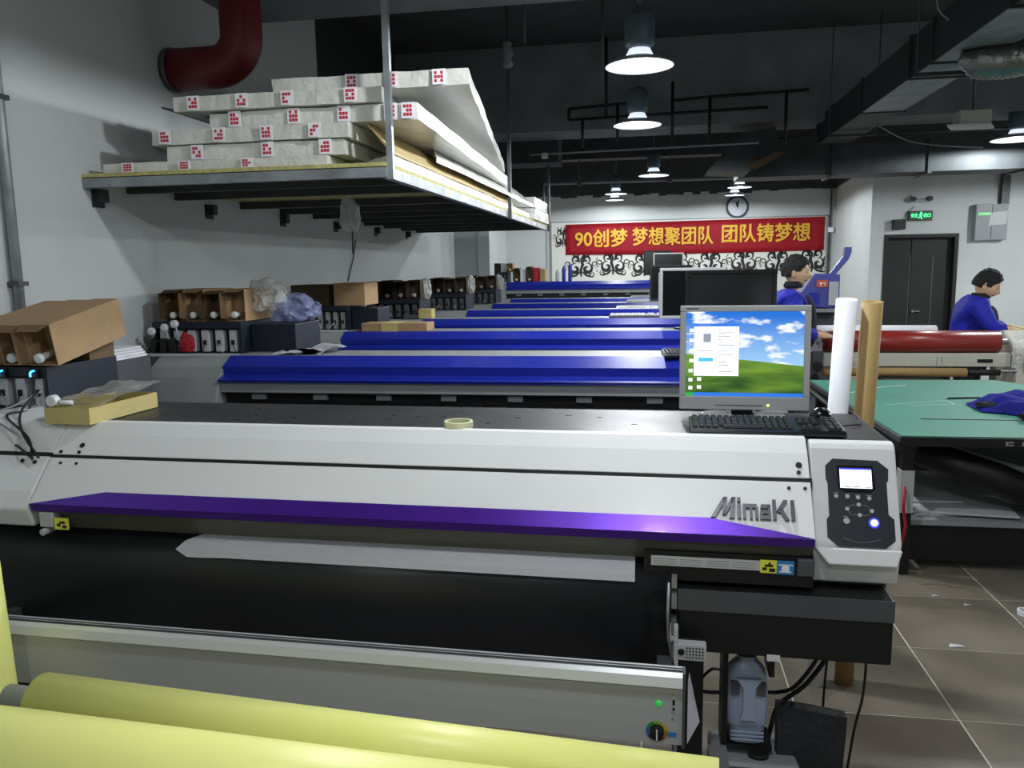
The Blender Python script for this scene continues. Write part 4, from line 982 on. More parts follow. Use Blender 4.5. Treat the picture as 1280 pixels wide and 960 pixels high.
for y in (5.9, 8.5):
    for x in (1.74, 2.17): b = NB(); cyl(b, (x, y, 2.96), (x, y, 4.1), .006, n=6); obj('duct_hanger', b, 'grey_dark', t)
    b = NB(); bx(b, 1.72, 2.19, y - .015, y + .015, 2.945, 2.968); obj('hanger_bar', b, 'galv_dark', t)
t = thing('cross_duct', 'wide dark duct crossing under the ceiling above the door', 'duct', (2.5, 9.8, 2.7))
for k, (x0, x1) in enumerate(((1.0, 2.0), (2.04, 3.0), (3.04, 4.0), (4.04, 5.2))):
    b = NB(); bx(b, x0, x1, 9.62, 10.1, 2.70, 3.02); obj('duct_section', b, 'galv_dark', t)
    b = NB(); bx(b, x1, x1 + .04, 9.60, 10.12, 2.68, 3.04); obj('duct_flange', b, 'galv_dark', t)
b = NB(); prism(b, [(.62, 2.72), (1.05, 2.70), (1.35, 2.98), (1.3, 3.15), (.95, 3.1)], 9.0, 9.55, axis='Y'); obj('duct_outlet', b, 'galv_dark', t)
b = NB(); a = [b.verts.new(p) for p in [(.98, 8.9, 2.74), (1.30, 8.9, 2.88), (1.42, 9.0, 2.88), (1.12, 9.0, 2.72)]]; b.faces.new(a); bmesh.ops.solidify(b, geom=b.faces[:], thickness=.01); obj('outlet_flap', b, 'card_dark', t)
# foil flexible duct
b = NB(); pts = []; rr = []
for k in range(60):
    q = k / 59; pts.append((1.86 + .8 * q, 5.5 - .2 * q, 2.96 - .10 * math.sin(q * PI * .9) + .35 * q * q)); rr.append((.10 if q > .12 else .03 + .07 * q / .12) + .008 * (k % 2))
tube(b, pts, rr, 16); obj('foil_duct', b, 'foil', label='crinkled foil flexible duct sagging beside the big air duct', cat='duct')
# ceiling light box
t = thing('ceiling_fixture', 'square greenish-grey box fixture hanging near the right edge', 'fixture', (2.66, 7.5, 2.84))
b = NB(); v0 = [(2.44, 7.4), (2.78, 7.4), (2.9, 7.65), (2.56, 7.65)]; prism(b, v0, 2.84, 2.855, axis='Z'); obj('bottom_plate', b, 'grey_light', t)
b = NB(); bx(b, 2.56, 2.80, 7.45, 7.62, 2.855, 2.97); obj('fixture_body', b, 'lamin', t)
b = NB(); cyl(b, (2.68, 7.53, 2.97), (2.68, 7.53, 4.1), .01, n=6); obj('fixture_rod', b, 'grey_dark', t)
# pipes
def pipes(name, label, paths, R_, m, cat='pipe', joints=True):
    t = thing(name, label, cat, paths[0][0])
    for p in paths:
        b = NB(); tube(b, p, R_, 8); obj('pipe_run', b, m, t)
    return t
Y9 = 8.85
pipes('sprinkler_pipes', 'black pipe loops and drops in front of the grey ceiling beam', [
    [(-.845, Y9, 3.40), (-.845, Y9, 3.285)], [(-.845, Y9, 3.40), (-.16, Y9, 3.43)], [(-.845, Y9, 3.285), (1.2, Y9, 3.32)],
    [(.22, Y9, 3.43), (.62, Y9, 3.45), (1.6, Y9, 3.47)], [(.62, Y9, 3.45), (.62, Y9, 2.93)], [(-.45, Y9, 4.1), (-.45, Y9, 3.29)],
    [(-.33, Y9, 3.43), (-.33, Y9, 3.05)], [(-.70, Y9, 3.29), (-.70, Y9, 3.0)], [(.24, Y9, 3.62), (.24, Y9, 2.98)], [(1.38, Y9, 3.46), (1.38, Y9, 2.95)], [(-.20, Y9, 3.40), (-.20, Y9, 3.28)]], .016, 'black')
pipes('ceiling_pipe', 'thin pale pipe running across under the ceiling beam', [[(-1.25, 8.7, 2.92), (1.1, 8.7, 2.95)]], .010, 'grey')
b = NB(); bx(b, -1.12, -1.06, 8.66, 8.74, 2.88, 2.93); obj('junction_box', b, 'grey_light', label='tiny pale junction box on the thin pale pipe', cat='box')
t = pipes('ceiling_pipe', 'long grey pipe crossing the room just above the far white wall', [[(-1.52, 12.0, 2.70), (-1.52, 12.0, 2.94), (4.6, 12.0, 2.93)]], .022, 'grey')
for x in (-1.0, .3, 1.3, 2.5): b = NB(); cyl(b, (x, 12, 2.93), (x, 12, 3.3), .008, n=6); bx(b, x - .03, x + .03, 11.97, 12.03, 2.9, 2.96); obj('pipe_hanger', b, 'grey_dark', t)
pipes('ceiling_pipe', 'thin dark pipe running right below the big air duct', [[(1.3, 9.2, 3.06), (5.2, 9.2, 3.06)]], .014, 'galv_dark')
pipes('ceiling_conduit', 'vertical grey conduit near the nearest lamp', [[(-.95, 6.4, 3.45), (-.95, 6.4, 4.1)], [(-.38, 6.9, 3.3), (-.38, 6.9, 4.1)]], .013, 'grey_dark', 'conduit')
pipes('vertical_pipe', 'thin dark vertical pipe in front of the grey beam right of the shelf', [[(-1.22, 8.3, 2.5), (-1.22, 8.3, 4.1)]], .014, 'grey_dark') if False else None
for pts, lb in (([(2.1, 8.2, 2.995), (2.4, 8.3, 2.86), (2.7, 8.3, 2.80), (3.1, 8.4, 2.78)], 'thin cable sagging below the big air duct'), ([(1.76, 5.2, 3.35), (1.62, 5.15, 3.3), (1.6, 5.1, 3.15), (1.66, 5.1, 3.08)], 'pale loop of cable on the side of the big air duct')):
    P = [Vector(q) for q in pts]; cur = []
    for i in range(len(P) - 1):
        p0, p1, p2, p3 = P[max(i - 1, 0)], P[i], P[i + 1], P[min(i + 2, len(P) - 1)]
        for s in range(6):
            tt = s / 6; cur.append(.5 * ((2 * p1) + (p2 - p0) * tt + (2 * p0 - 5 * p1 + 4 * p2 - p3) * tt ** 2 + (3 * p1 - p0 - 3 * p2 + p3) * tt ** 3))
    cur.append(P[-1]); b = NB(); tube(b, cur, .006, 6); obj('cable', b, 'grey', label=lb, cat='cable')

# ================================================================ FAR WALL
bd = thing('decor_board', 'white wall board with black swirl pattern behind the banner', 'board', (.7, 15.99, .9))
b = NB(); bx(b, -1.88, 3.28, 15.97, 16.0, .9, 2.58); bo = obj('panel', b, 'board', bd)
b = NB()
for q in ((-1.9, -1.88, .9, 2.6), (3.28, 3.31, .9, 2.6), (-1.9, 3.31, 2.58, 2.6)): bx(b, q[0], q[1], 15.96, 16.0, q[2], q[3])
obj('board_frame', b, 'grey', bd)
def swirl_mesh():
    b = NB()
    def rib(pts, w_):
        L_ = []; 
        for i, p in enumerate(pts):
            a = Vector(pts[max(i - 1, 0)]); c = Vector(pts[min(i + 1, len(pts) - 1)]); d = (c - a).normalized(); n = Vector((-d.y, d.x)); ww = 1.5 * w_ * math.sin(PI * (i + .6) / (len(pts) + .2)) + .003
            L_.append((b.verts.new((p[0] + n.x * ww, 0, p[1] + n.y * ww)), b.verts.new((p[0] - n.x * ww, 0, p[1] - n.y * ww))))
        for A, B in zip(L_, L_[1:]): b.faces.new((A[0], A[1], B[1], B[0]))
    def spiral(cx, cy, r0, turns, a0, sgn, w_):
        pts = []
        for i in range(26):
            q = i / 25; rr = r0 * (1 - .8 * q); a = a0 + sgn * q * turns * 2 * PI; pts.append((cx + rr * math.cos(a), cy + rr * math.sin(a)))
        rib(pts, w_)
    rib([(.0, -.22), (-.01, -.1), (.03, .02), (.0, .12), (.06, .22)], .018)
    for s in (-1, 1):
        spiral(s * .12, -.06, .11, 1.1, PI / 2 if s > 0 else PI / 2, -s, .020)
        spiral(s * .10, .12, .085, 1.2, -PI / 2, s, .015)
        spiral(s * .26, .02, .075, 1.3, -PI / 2, s, .005)
        spiral(s * .20, -.18, .06, 1.2, PI / 2, -s, .007)
        rib([(s * .02, -.12), (s * .10, -.19), (s * .20, -.22)], .012)
        rib([(s * .03, .06), (s * .07, .15), (s * .05, .25)], .014)
        rib([(s * .14, .18), (s * .17, .25)], .010)
    for cx, cy in ((.30, .12), (-.30, -.08), (.31, -.12), (-.02, .28)):
        v = [b.verts.new((cx + .013 * math.cos(a), 0, cy + .013 * math.sin(a))) for a in [2 * PI * k / 10 for k in range(10)]]; b.faces.new(v)
    return b
sw = obj('swirl_motif', swirl_mesh(), 'black_print', bd); sw.data.transform(Matrix.Translation(bd.location)); sw.location = Vector((-1.30, 15.966, 1.74)) - bd.location; sme = sw.data
for k in range(1, 8):
    o = bpy.data.objects.new('swirl_motif', sme); COL.objects.link(o); o.parent = bd; o.location = Vector((-1.30 + k * .62, 15.966, 1.74 + .03 * (k % 2))) - bd.location; o.scale.x = -1 if k % 2 else 1
for dz in (-.55, .55):
    o = bpy.data.objects.new('swirl_motif', sme); COL.objects.link(o); o.parent = bd; o.location = Vector((-1.66, 15.966, 1.74 + dz)) - bd.location; o.scale = (.6, 1, .8)
bn = thing('banner', 'red banner with yellow Chinese lettering on the far wall', 'banner', (.81, 15.95, 1.9))
b = NB(); gx, gz = 40, 6
vs = [[b.verts.new((-1.60 + 4.84 * i / gx, 15.945 + .006 * math.sin(i * .9) + .004 * math.sin(j + i * .3), 1.955 + .03 * 0 + (.585 + .03 * i / gx) * j / gz - .02 * math.sin(PI * i / gx) * (1 - j / gz))) for i in range(gx + 1)] for j in range(gz + 1)]
for j in range(gz):
    for i in range(gx): b.faces.new((vs[j][i], vs[j][i + 1], vs[j + 1][i + 1], vs[j + 1][i]))
bmesh.ops.solidify(b, geom=b.faces[:], thickness=.004); obj('banner_cloth', b, 'banner', bn, smooth=True)
for body, x0, x1, zc in (('90创梦', -1.41, -.40, 2.235), ('梦想聚团队', -.30, 1.22, 2.25), ('团队铸梦想', 1.38, 2.98, 2.27)):
    text('banner_lettering', body, .36, 'gold_print', bn, ((x0 + x1) / 2, 15.93, zc), depth=.003, width=(x1 - x0), fat=.0075)
t = thing('wall_clock', 'round wall clock with dark rim above the red banner', 'clock', (1.66, 15.95, 2.60))
b = NB(); lathe(b, [(.17, -.05), (.20, -.05), (.21, -.03), (.21, 0)], (1.66, 16.0, 2.79), 28, axis='Y'); obj('clock_rim', b, 'clock_rim', t)
b = NB(); lathe(b, [(.17, -.056), (.17, -.05)], (1.66, 16.0, 2.79), 28, axis='Y'); obj('clock_face', b, 'clock_face', t)
for a, l_, w_ in ((.15, .11, .012), (-.35, .08, .014)):
    b = NB(); X_ = Matrix.Translation((1.66, 15.94, 2.80)) @ Matrix.Rotation(a, 4, 'Y'); bx(b, -w_, w_, -.003, .0, -.02, l_, X=X_); obj('clock_hand', b, 'black_print', t)
b = NB(); bx(b, 3.335, 3.36, 15.96, 16.0, 1.0, 3.1); cb = obj('wall_conduit', b, 'grey_dark', label='thin dark vertical conduit on the far wall right of the banner', cat='conduit')
b = NB(); bx(b, 3.31, 3.40, 15.93, 15.96, 2.28, 2.37); obj('wall_switch', b, 'paper', label='small white square box on the conduit right of the banner', cat='switch')
b = NB(); bx(b, -2.78, -2.76, 13.4, 13.42, 0, 3.0); bx(b, -1.99, -1.98, 15.985, 16, 0, 3.1); obj('wall_cable', b, 'grey', label='thin vertical line of cable on the pale wall left of the board', cat='cable')
# door-wall fittings
t = thing('exit_sign', 'glowing green exit sign above the dark doorway', 'sign', (3.83, 12.46, 2.30))
b = NB(); bx(b, 3.67, 3.99, 12.45, 12.5, 2.30, 2.435); obj('sign_case', b, 'black', t)
b = NB(); bx(b, 3.685, 3.975, 12.446, 12.45, 2.312, 2.423); obj('sign_face', b, 'exit_face', t)
text('sign_lettering', '安全', .06, 'exit_green', t, (3.745, 12.444, 2.368), depth=.001, width=.09)
text('sign_lettering', '出口', .06, 'exit_green', t, (3.915, 12.444, 2.368), depth=.001, width=.09)
b = NB(); lathe(b, [(.011, -.003), (.011, 0)], (3.835, 12.446, 2.408), 10, axis='Y')
for p in ([(3.832, 2.395), (3.826, 2.36)], [(3.83, 2.39), (3.85, 2.375)], [(3.83, 2.39), (3.81, 2.375)], [(3.826, 2.36), (3.845, 2.34), (3.84, 2.32)], [(3.826, 2.36), (3.81, 2.34), (3.795, 2.335)]):
    tube(b, [(x, 12.444, z) for x, z in p], .0065, 6)
obj('running_figure', b, 'exit_green', t)
t = thing('electric_panel', 'grey electrical cabinet on the wall right of the exit sign', 'cabinet', (4.72, 12.4, 2.0))
b = NB(); bx(b, 4.53, 4.95, 12.38, 12.5, 2.0, 2.50); obj('cabinet_body', b, 'grey', t, bevel=.004)
b = NB(); bx(b, 4.535, 4.735, 12.37, 12.38, 2.01, 2.49); obj('cabinet_door', b, 'grey', t); b = NB(); bx(b, 4.745, 4.945, 12.37, 12.38, 2.01, 2.49); obj('cabinet_door', b, 'grey', t)
b = NB(); prism(b, [(4.70, 2.20), (4.93, 2.22), (4.94, 2.40), (4.72, 2.38)], 12.366, 12.37, axis='Y'); obj('paper_notice', b, 'grey_light', t)
b = NB(); bx(b, 4.56, 4.72, 12.366, 12.37, 2.345, 2.385); obj('green_reflection', b, 'led_green', t)  # glowing strip stands for a green reflection on the cabinet door
b = NB(); bx(b, 4.87, 4.97, 12.42, 12.5, 2.50, 2.95); obj('cable_trunk', b, 'grey_dark', t)
t = thing('emergency_light', 'small pale emergency light box above the exit sign', 'light', (3.8, 12.45, 2.55))
b = NB(); bx(b, 3.70, 3.95, 12.44, 12.5, 2.56, 2.66); obj('light_box', b, 'grey_light', t)
for x in (3.715, 3.935): b = NB(); cyl(b, (x, 12.40, 2.60), (x, 12.44, 2.60), .035, n=12); obj('light_head', b, 'black', t)
b = NB(); bx(b, 3.72, 3.93, 12.435, 12.44, 2.575, 2.61); obj('box_band', b, 'grey', t)
t = thing('wall_speaker', 'small dark device with wires left above the doorway', 'device', (3.4, 12.4, 2.2))
b = NB(); bx(b, 3.46, 3.62, 12.38, 12.5, 2.18, 2.32); obj('device_body', b, 'black', t, bevel=.006)
b = NB(); tube(b, [(3.60, 12.46, 2.32), (3.66, 12.49, 2.42), (3.75, 12.49, 2.5)], .004, 5); tube(b, [(3.53, 12.42, 2.28), (3.50, 12.46, 2.29), (3.44, 12.47, 2.28)], .006, 5); obj('device_wires', b, 'black', t)
# purple printer cabinet behind the first man
t = thing('purple_cabinet', 'violet-blue machine cabinet with raised arm behind the first man', 'machine', (1.95, 9.6, 0))
b = NB(); prism(b, [(1.55, 1.25), (2.12, 1.22), (2.12, 1.60), (1.84, 1.61), (1.72, 1.42)], 9.5, 9.9, axis='Y'); obj('cabinet_hood', b, 'purple_cab', t, bevel=.01)
b = NB(); prism(b, [(2.02, 1.61), (2.08, 1.60), (2.21, 1.76), (2.24, 1.84), (2.24, 1.90), (2.17, 1.90), (2.16, 1.80)], 9.55, 9.62, axis='Y'); obj('arm', b, 'purple_cab', t)
b = NB(); bx(b, 1.60, 2.12, 9.5, 10.0, 0, 1.22); obj('cabinet_base', b, 'grey_dark', t)
b = NB(); bx(b, 1.87, 1.99, 9.492, 9.5, 1.46, 1.54); ol = obj('orange_label', b, 'orange_label', t)
b = NB()
for q in ((1.90, 1.93, 1.50, 1.512), (1.91, 1.92, 1.475, 1.50), (1.94, 1.97, 1.50, 1.512), (1.955, 1.965, 1.475, 1.512)): bx(b, q[0], q[1], 9.49, 9.492, q[2], q[3])
obj('label_print', b, 'paper', ol)
b = NB(); bx(b, 2.0, 2.1, 9.47, 9.5, 1.26, 1.52); obj('side_display', b, 'bezel_grey', t); b = NB(); bx(b, 1.80, 1.9, 9.48, 9.5, 1.27, 1.4); obj('window', b, 'blue_paint', t)
b = NB(); bx(b, 1.62, 2.1, 9.3, 9.5, 1.19, 1.22); obj('front_ledge', b, 'grey', t)
# ================================================================ CUTTING TABLE
TZ = .8
tb = thing('cutting_table', 'large table with green cutting mat in front of the laminator', 'table', (2.2, 5.6, 0))
b = NB(); prism(b, [(1.35, 4.54), (3.4, 4.54), (3.4, 5.5), (2.70, 6.80), (1.27, 6.72)], TZ - .03, TZ - .002, axis='Z'); obj('tabletop', b, 'grey_dark', tb)
b = NB(); prism(b, [(1.37, 4.56), (3.38, 4.56), (3.38, 5.48), (2.68, 6.77), (1.29, 6.70)], TZ - .002, TZ + .002, axis='Z'); gm = obj('green_mat', b, 'green_mat', tb)
def line(pts, w_, m, name, z=TZ + .002, par=None):
    b = NB()
    for p, q in zip(pts, pts[1:]):
        p = Vector((*p, 0)); q = Vector((*q, 0)); d = (q - p).normalized(); n = Vector((-d.y, d.x, 0)) * w_
        v = [b.verts.new(x + Vector((0, 0, z + .0008))) for x in (p - n, q - n, q + n, p + n)]; b.faces.new(v)
    return obj(name, b, m, par or gm)
line([(1.45, 6.05), (1.75, 6.35), (1.95, 6.45)], .006, 'paper', 'cut_mark')
line([(1.55, 5.55), (1.9, 5.7), (2.0, 5.75), (2.0, 5.60), (1.7, 5.55)], .004, 'mat_line', 'cut_mark')
b = NB(); prism(b, [(1.355, 4.545), (1.40, 4.545), (1.32, 6.72), (1.275, 6.72)], TZ - .08, TZ - .031, axis='Z'); obj('edge_rail', b, 'black', tb)
b = NB(); bx(b, 1.36, 3.4, 4.535, 4.555, TZ - .05, TZ - .002); obj('front_rail', b, 'black', tb)
b = NB(); bx(b, 1.42, 3.38, 5.60, 5.62, TZ - .45, TZ - .03); pn = obj('modesty_panel', b, 'grey_dark', tb)
b = NB()
for x in (1.90, 1.98, 2.06): 
    bx(b, x - .02, x + .02, 4.532, 4.5345, TZ - .038, TZ - .033); bx(b, x - .015, x - .008, 4.532, 4.5345, TZ - .038, TZ - .02); bx(b, x - .02, x + .02, 4.532, 4.5345, TZ - .023, TZ - .018)
obj('edge_marks', b, 'grey_light', tb)
for x, y in ((1.42, 4.62), (3.3, 4.62), (1.36, 6.6), (2.6, 6.6)):
    b = NB(); bx(b, x - .03, x + .03, y - .03, y + .03, .0, TZ - .03); obj('leg', b, 'black', tb)
b = NB(); bx(b, 1.385, 1.455, 4.585, 4.655, .36, .60); obj('leg_sleeve', b, 'grey_light', tb, label='white sleeve around the front left leg')
b = NB(); bx(b, 1.40, 3.3, 4.66, 6.5, .27, .30); ls_ = obj('lower_shelf', b, 'grey', tb)
b = NB(); bx(b, 1.42, 3.3, 4.70, 4.72, .05, .27); bx(b, 1.36, 1.38, 4.70, 6.5, .05, .27); obj('kick_panel', b, 'black', tb)
for k, (x0, x1, y0, y1, z, rz) in enumerate(((1.48, 1.95, 4.75, 5.5, .302, .1), (1.52, 2.1, 4.72, 5.6, .316, -.12), (1.46, 1.8, 4.9, 6.2, .332, .05))):
    box('white_board', x0, x1, y0, y1, z, z + .012, 'grey_light', label=['lowest', 'middle', 'top'][k] + ' pale board lying on the shelf under the green table', cat='board', group='pale boards under the green table', rz=rz)
b = NB(); tube(b, [(1.52, 4.82, .67), (1.95, 4.76, .52), (2.25, 4.76, .39)], [.08, .09, .085], 16); obj('black_bundle', b, 'black', label='long black roll slanting under the green table', cat='roll')
b = NB(); tube(b, [(1.55, 5.2, .69), (2.0, 5.05, .56), (2.6, 5.0, .40)], [.02, .022, .02], 10); obj('pale_tube', b, 'grey_light', label='thin pale tube slanting behind the black roll under the table', cat='tube')
for k in range(3):
    b = NB(); tube(b, [(1.30 - .02 * k, 5.0 + k * .4, .70 - .05 * k), (1.43, 4.75 + k * .1, .48 - .04 * k)], .012, 8); obj('metal_strip', b, 'grey_light', label=['upper', 'middle', 'lower'][k] + ' pale strip poking out left of the green table', cat='strip')
b = NB(); tube(b, [(1.40, 4.56, .52), (1.39, 4.53, .40), (1.41, 4.54, .30), (1.38, 4.5, .20)], .008, 6); obj('red_cord', b, 'red', tb, label='red cord')
# jacket on the table
jk = NB(); gx, gy = 30, 18
def jz(s, q):
    e = min(1, 5 * min(s, 1 - s, q, 1 - q)); return .008 + e * (.075 + .045 * noise.noise(Vector((s * 6, q * 5, 2))) + .02 * noise.noise(Vector((s * 16, q * 13, 5))))
vs = []
for j in range(gy + 1):
    row = []
    for i in range(gx + 1):
        s, q = i / gx, j / gy
        x = 2.05 + s * .85; yc = 5.45 - .0 * s; wd = .20 + .30 * min(1, s * 2.2); wd *= 1 + .18 * noise.noise(Vector((s * 5, q * 2, 9)))
        row.append(jk.verts.new((x + .04 * noise.noise(Vector((q * 6, s, 1))), yc + (q - .5) * wd * 1.6 - .1 * s, TZ + .002 + max(.002, jz(s, q)))))
    vs.append(row)
for j in range(gy):
    for i in range(gx): jk.faces.new((vs[j][i], vs[j][i + 1], vs[j + 1][i + 1], vs[j + 1][i]))
bmesh.ops.solidify(jk, geom=jk.faces[:], thickness=.006)
jt = thing('blue_jacket', 'crumpled royal blue jacket lying on the green table', 'jacket', (2.4, 5.4, TZ + .002))
obj('jacket_cloth', jk, 'cloth_blue', jt, smooth=True)
bag('sleeve_lining', (2.12, 5.40, TZ + .03), (.07, .06, .025), 'cloth_dark', None, 12, parent=jt, cat=None)
bag('sleeve_lining', (2.28, 5.03, TZ + .03), (.13, .06, .028), 'cloth_dark', None, 14, parent=jt, cat=None)
b = NB(); bx(b, 1.62, 2.18, 5.05, 5.065, TZ + .0028, TZ + .006); obj('steel_ruler', b, 'grey_dark', label='thin dark ruler lying on the green mat', cat='ruler')
t = thing('pen', 'dark pen or cutter lying on the green mat left of the jacket', 'pen', (2.13, 5.85, TZ))
b = NB(); tube(b, [(2.02, 5.80, TZ + .009), (2.24, 5.85, TZ + .009)], .006, 8); obj('barrel', b, 'black', t); b = NB(); tube(b, [(2.03, 5.803, TZ + .009), (1.99, 5.79, TZ + .006)], [.004, .001], 8); obj('tip', b, 'steel', t)
t = thing('dark_stand', 'dark angled metal stand beside the left back of the green table', 'stand', (1.2, 6.0, 0))
for p in ([(1.18, 6.6, .82), (1.25, 4.9, .74)], [(1.18, 6.5, .80), (1.18, 6.5, 0)], [(1.24, 5.1, .75), (1.24, 5.1, 0)]): b = NB(); tube(b, p, .018, 6); obj('stand_bar', b, 'black', t)

# ================================================================ LAMINATOR
lm = thing('laminator', 'grey roll laminator with long red roller behind the green table', 'machine', (2.2, 7.4, 0))
b = NB(); cyl(b, (1.50, 7.35, 1.055), (2.93, 7.35, 1.048), .094, n=32); obj('red_roller', b, 'red_roll', lm)
b = NB(); cyl(b, (1.44, 7.35, 1.055), (3.0, 7.35, 1.048), .025, n=12); obj('roller_shaft', b, 'steel', lm)
b = NB(); cyl(b, (1.52, 7.62, 1.10), (2.52, 7.62, 1.095), .075, n=24); obj('white_roll', b, 'paper', lm)
b = NB(); bx(b, 1.48, 3.02, 7.30, 7.36, .84, .955); fb = obj('front_beam', b, 'lamin', lm, bevel=.004)
b = NB(); bx(b, 2.76, 2.88, 7.296, 7.30, .875, .905); obj('beam_slot', b, 'black', fb)
b = NB(); bx(b, 2.44, 2.442, 7.297, 7.30, .85, .93); bx(b, 2.48, 2.482, 7.297, 7.30, .86, .92); bx(b, 1.8, 1.802, 7.297, 7.3, .90, .945); obj('beam_streaks', b, 'grey_dark', fb)
b = NB(); cyl(b, (1.50, 7.25, .80), (2.66, 7.25, .797), .038, n=20); obj('paper_core_roll', b, 'kraft_tube', lm)
b = NB(); cyl(b, (2.66, 7.25, .797), (2.92, 7.25, .797), .026, n=14); obj('core_chuck', b, 'black', lm)
b = NB(); cyl(b, (2.9, 7.25, .81), (3.6, 7.25, .81), .012, n=8); obj('side_rail', b, 'steel', lm)
b = NB(); bx(b, 1.40, 1.50, 7.2, 7.75, .62, .98); le = obj('left_housing', b, 'grey_dark', lm, bevel=.01)
b = NB(); cyl(b, (1.45, 7.17, .85), (1.45, 7.2, .85), .04, n=14); cyl(b, (1.43, 7.16, .76), (1.43, 7.2, .76), .03, n=14); obj('adjuster', b, 'black', le)
b = NB(); prism(b, [(7.22, .55), (7.78, .55), (7.78, 1.10), (7.55, 1.13), (7.25, .98)], 3.04, 3.75); rh = obj('right_housing', b, 'lamin', lm, bevel=.02)
b = NB(); bx(b, 3.10, 3.19, 7.21, 7.24, .82, .93); obj('black_switch', b, 'black', rh)
for x in (1.45, 3.1):
    b = NB(); bx(b, x - .04, x + .04, 7.3, 7.38, 0, .84); obj('leg', b, 'grey', lm); b = NB(); bx(b, x - .05, x + .05, 7.1, 7.75, 0, .06); obj('foot', b, 'grey_dark', lm)
for x0, nm, sd in ((3.0, 'right', 41), (1.36, 'left', 43)):
    b = NB(); gx, gz = 8, 16
    vs = [[b.verts.new((x0 + .13 * i / gx + .015 * noise.noise(Vector((j * .7, i, sd))), 7.235 + .02 * noise.noise(Vector((i * .8, j * .5, sd))), .84 + .30 * j / gz)) for i in range(gx + 1)] for j in range(gz + 1)]
    for j in range(gz):
        for i in range(gx): b.faces.new((vs[j][i], vs[j][i + 1], vs[j + 1][i + 1], vs[j + 1][i]))
    bmesh.ops.solidify(b, geom=b.faces[:], thickness=.004); obj('plastic_film', b, 'film_clear', label='crinkled clear film hanging over the %s end of the laminator' % nm, cat='film')

# ================================================================ LOWER RIGHT: WASTE BOTTLE, CABLES, PANEL
t = thing('waste_bottle', 'bluish plastic waste ink bottle under the black printer box', 'bottle', (.297, 2.30, .335))
b = NB(); n = 12
def sq(w_, d_, z, c=(.297, 2.30)):
    out = []
    for k in range(24):
        a = 2 * PI * k / 24; ca, sa = math.cos(a), math.sin(a); e = .5
        out.append(b.verts.new((c[0] + w_ * math.copysign(abs(ca) ** e, ca), c[1] + d_ * math.copysign(abs(sa) ** e, sa), z)))
    return out
lv = [(.040, .035, .345), (.050, .045, .352), (.052, .046, .40), (.054, .047, .402), (.060, .05, .415), (.060, .05, .52), (.054, .046, .56), (.035, .032, .585), (.024, .024, .60), (.024, .024, .62)]
R_ = [sq(*q) for q in lv]
for A, B in zip(R_, R_[1:]):
    for k in range(24): fc = b.faces.new((A[k], A[(k + 1) % 24], B[(k + 1) % 24], B[k])); fc.smooth = True
b.faces.new(R_[0]); b.faces.new(R_[-1]); obj('bottle_body', b, 'bottle', t)
b = NB(); prism(b, [(.272, .43), (.322, .43), (.315, .455), (.315, .53), (.335, .56), (.26, .56), (.28, .53), (.28, .455)], 2.235, 2.252, axis='Y'); obj('bottle_grip', b, 'bottle', t, bevel=.004)
for z in (.362, .374, .386): b = NB(); bx(b, .25, .344, 2.25, 2.2545, z, z + .003); obj('bottle_rib', b, 'bottle', t)
for s in (-1, 1): b = NB(); bx(b, .297 + s * .037 - .012, .297 + s * .037 + .012, 2.246, 2.26, .505, .545); obj('grip_recess', b, 'grey_dark', t)
b = NB(); cyl(b, (.297, 2.30, .61), (.297, 2.30, .645), .03, n=16); obj('bottle_cap', b, 'bottle_cap', t)
b = NB(); bx(b, .225, .24, 2.26, 2.36, .34, .66); bx(b, .355, .37, 2.26, 2.36, .56, .66); bx(b, .225, .37, 2.26, 2.36, .327, .343); obj('bottle_holder', b, 'black', t)
t = thing('floor_tray', 'grey plastic base unit on the floor beneath the waste bottle', 'tray', (.33, 2.25, 0))
b = NB(); prism(b, [(2.08, 0), (2.45, 0), (2.45, .27), (2.2, .325), (2.08, .22)], .20, .44); obj('base_body', b, 'grey', t, bevel=.01)
b = NB(); prism(b, [(2.12, .262), (2.18, .318), (2.182, .321), (2.118, .266)], .235, .40); obj('base_slot', b, 'black', t)
b = NB(); cyl(b, (.33, 2.25, .318), (.33, 2.25, .333), .03, n=14); obj('base_cap', b, 'black', t)
t = thing('floor_box', 'dark grey rough panel box standing on the floor right of the waste bottle', 'box', (.48, 2.3, 0))
b = NB(); gridbox(b, .385, .575, 2.28, 2.32, 0, .46, 4, 4, 8); crumple(b, .006, 6, 3)
for v in b.verts: v.co.z = max(0, v.co.z - .02 * (v.co.x - .385) / .19)
obj('box_body', b, 'rubber', t)
b = NB(); bx(b, .42, .52, 2.55, 2.75, .52, .56); bx(b, .42, .43, 2.6, 2.62, .56, .66); obj('cable_shelf', b, 'grey_light', label='small pale shelf plate under the black printer box', cat='plate')
cs = [('thick black cable looping left of the dark floor box', [(.57, 2.42, .66), (.555, 2.42, .57), (.492, 2.42, .443 + .02), (.416, 2.42, .39), (.385, 2.38, .34), (.375, 2.40, .20), (.40, 2.45, .008)], .007),
      ('black cable dropping behind the dark floor box', [(.53, 2.38, .66), (.512, 2.38, .57), (.453, 2.38, .475), (.41, 2.40, .44), (.373, 2.42, .425), (.31, 2.46, .40), (.20, 2.46, .39), (.13, 2.44, .42)], .006),
      ('thin black cable hanging straight from the printer box', [(.58, 2.45, .66), (.575, 2.5, .56), (.565, 2.5, .47), (.56, 2.5, .3), (.56, 2.5, .01)], .004),
      ('thin black cable hanging right of the dark floor box', [(.64, 2.4, .66), (.655, 2.4, .56), (.645, 2.38, .45), (.62, 2.36, .35), (.61, 2.4, .1), (.66, 2.5, .006)], .004),
      ('short black cable crossing below the silver bar end', [(.16, 2.32, .50), (.20, 2.36, .52), (.23, 2.40, .50)], .005)]
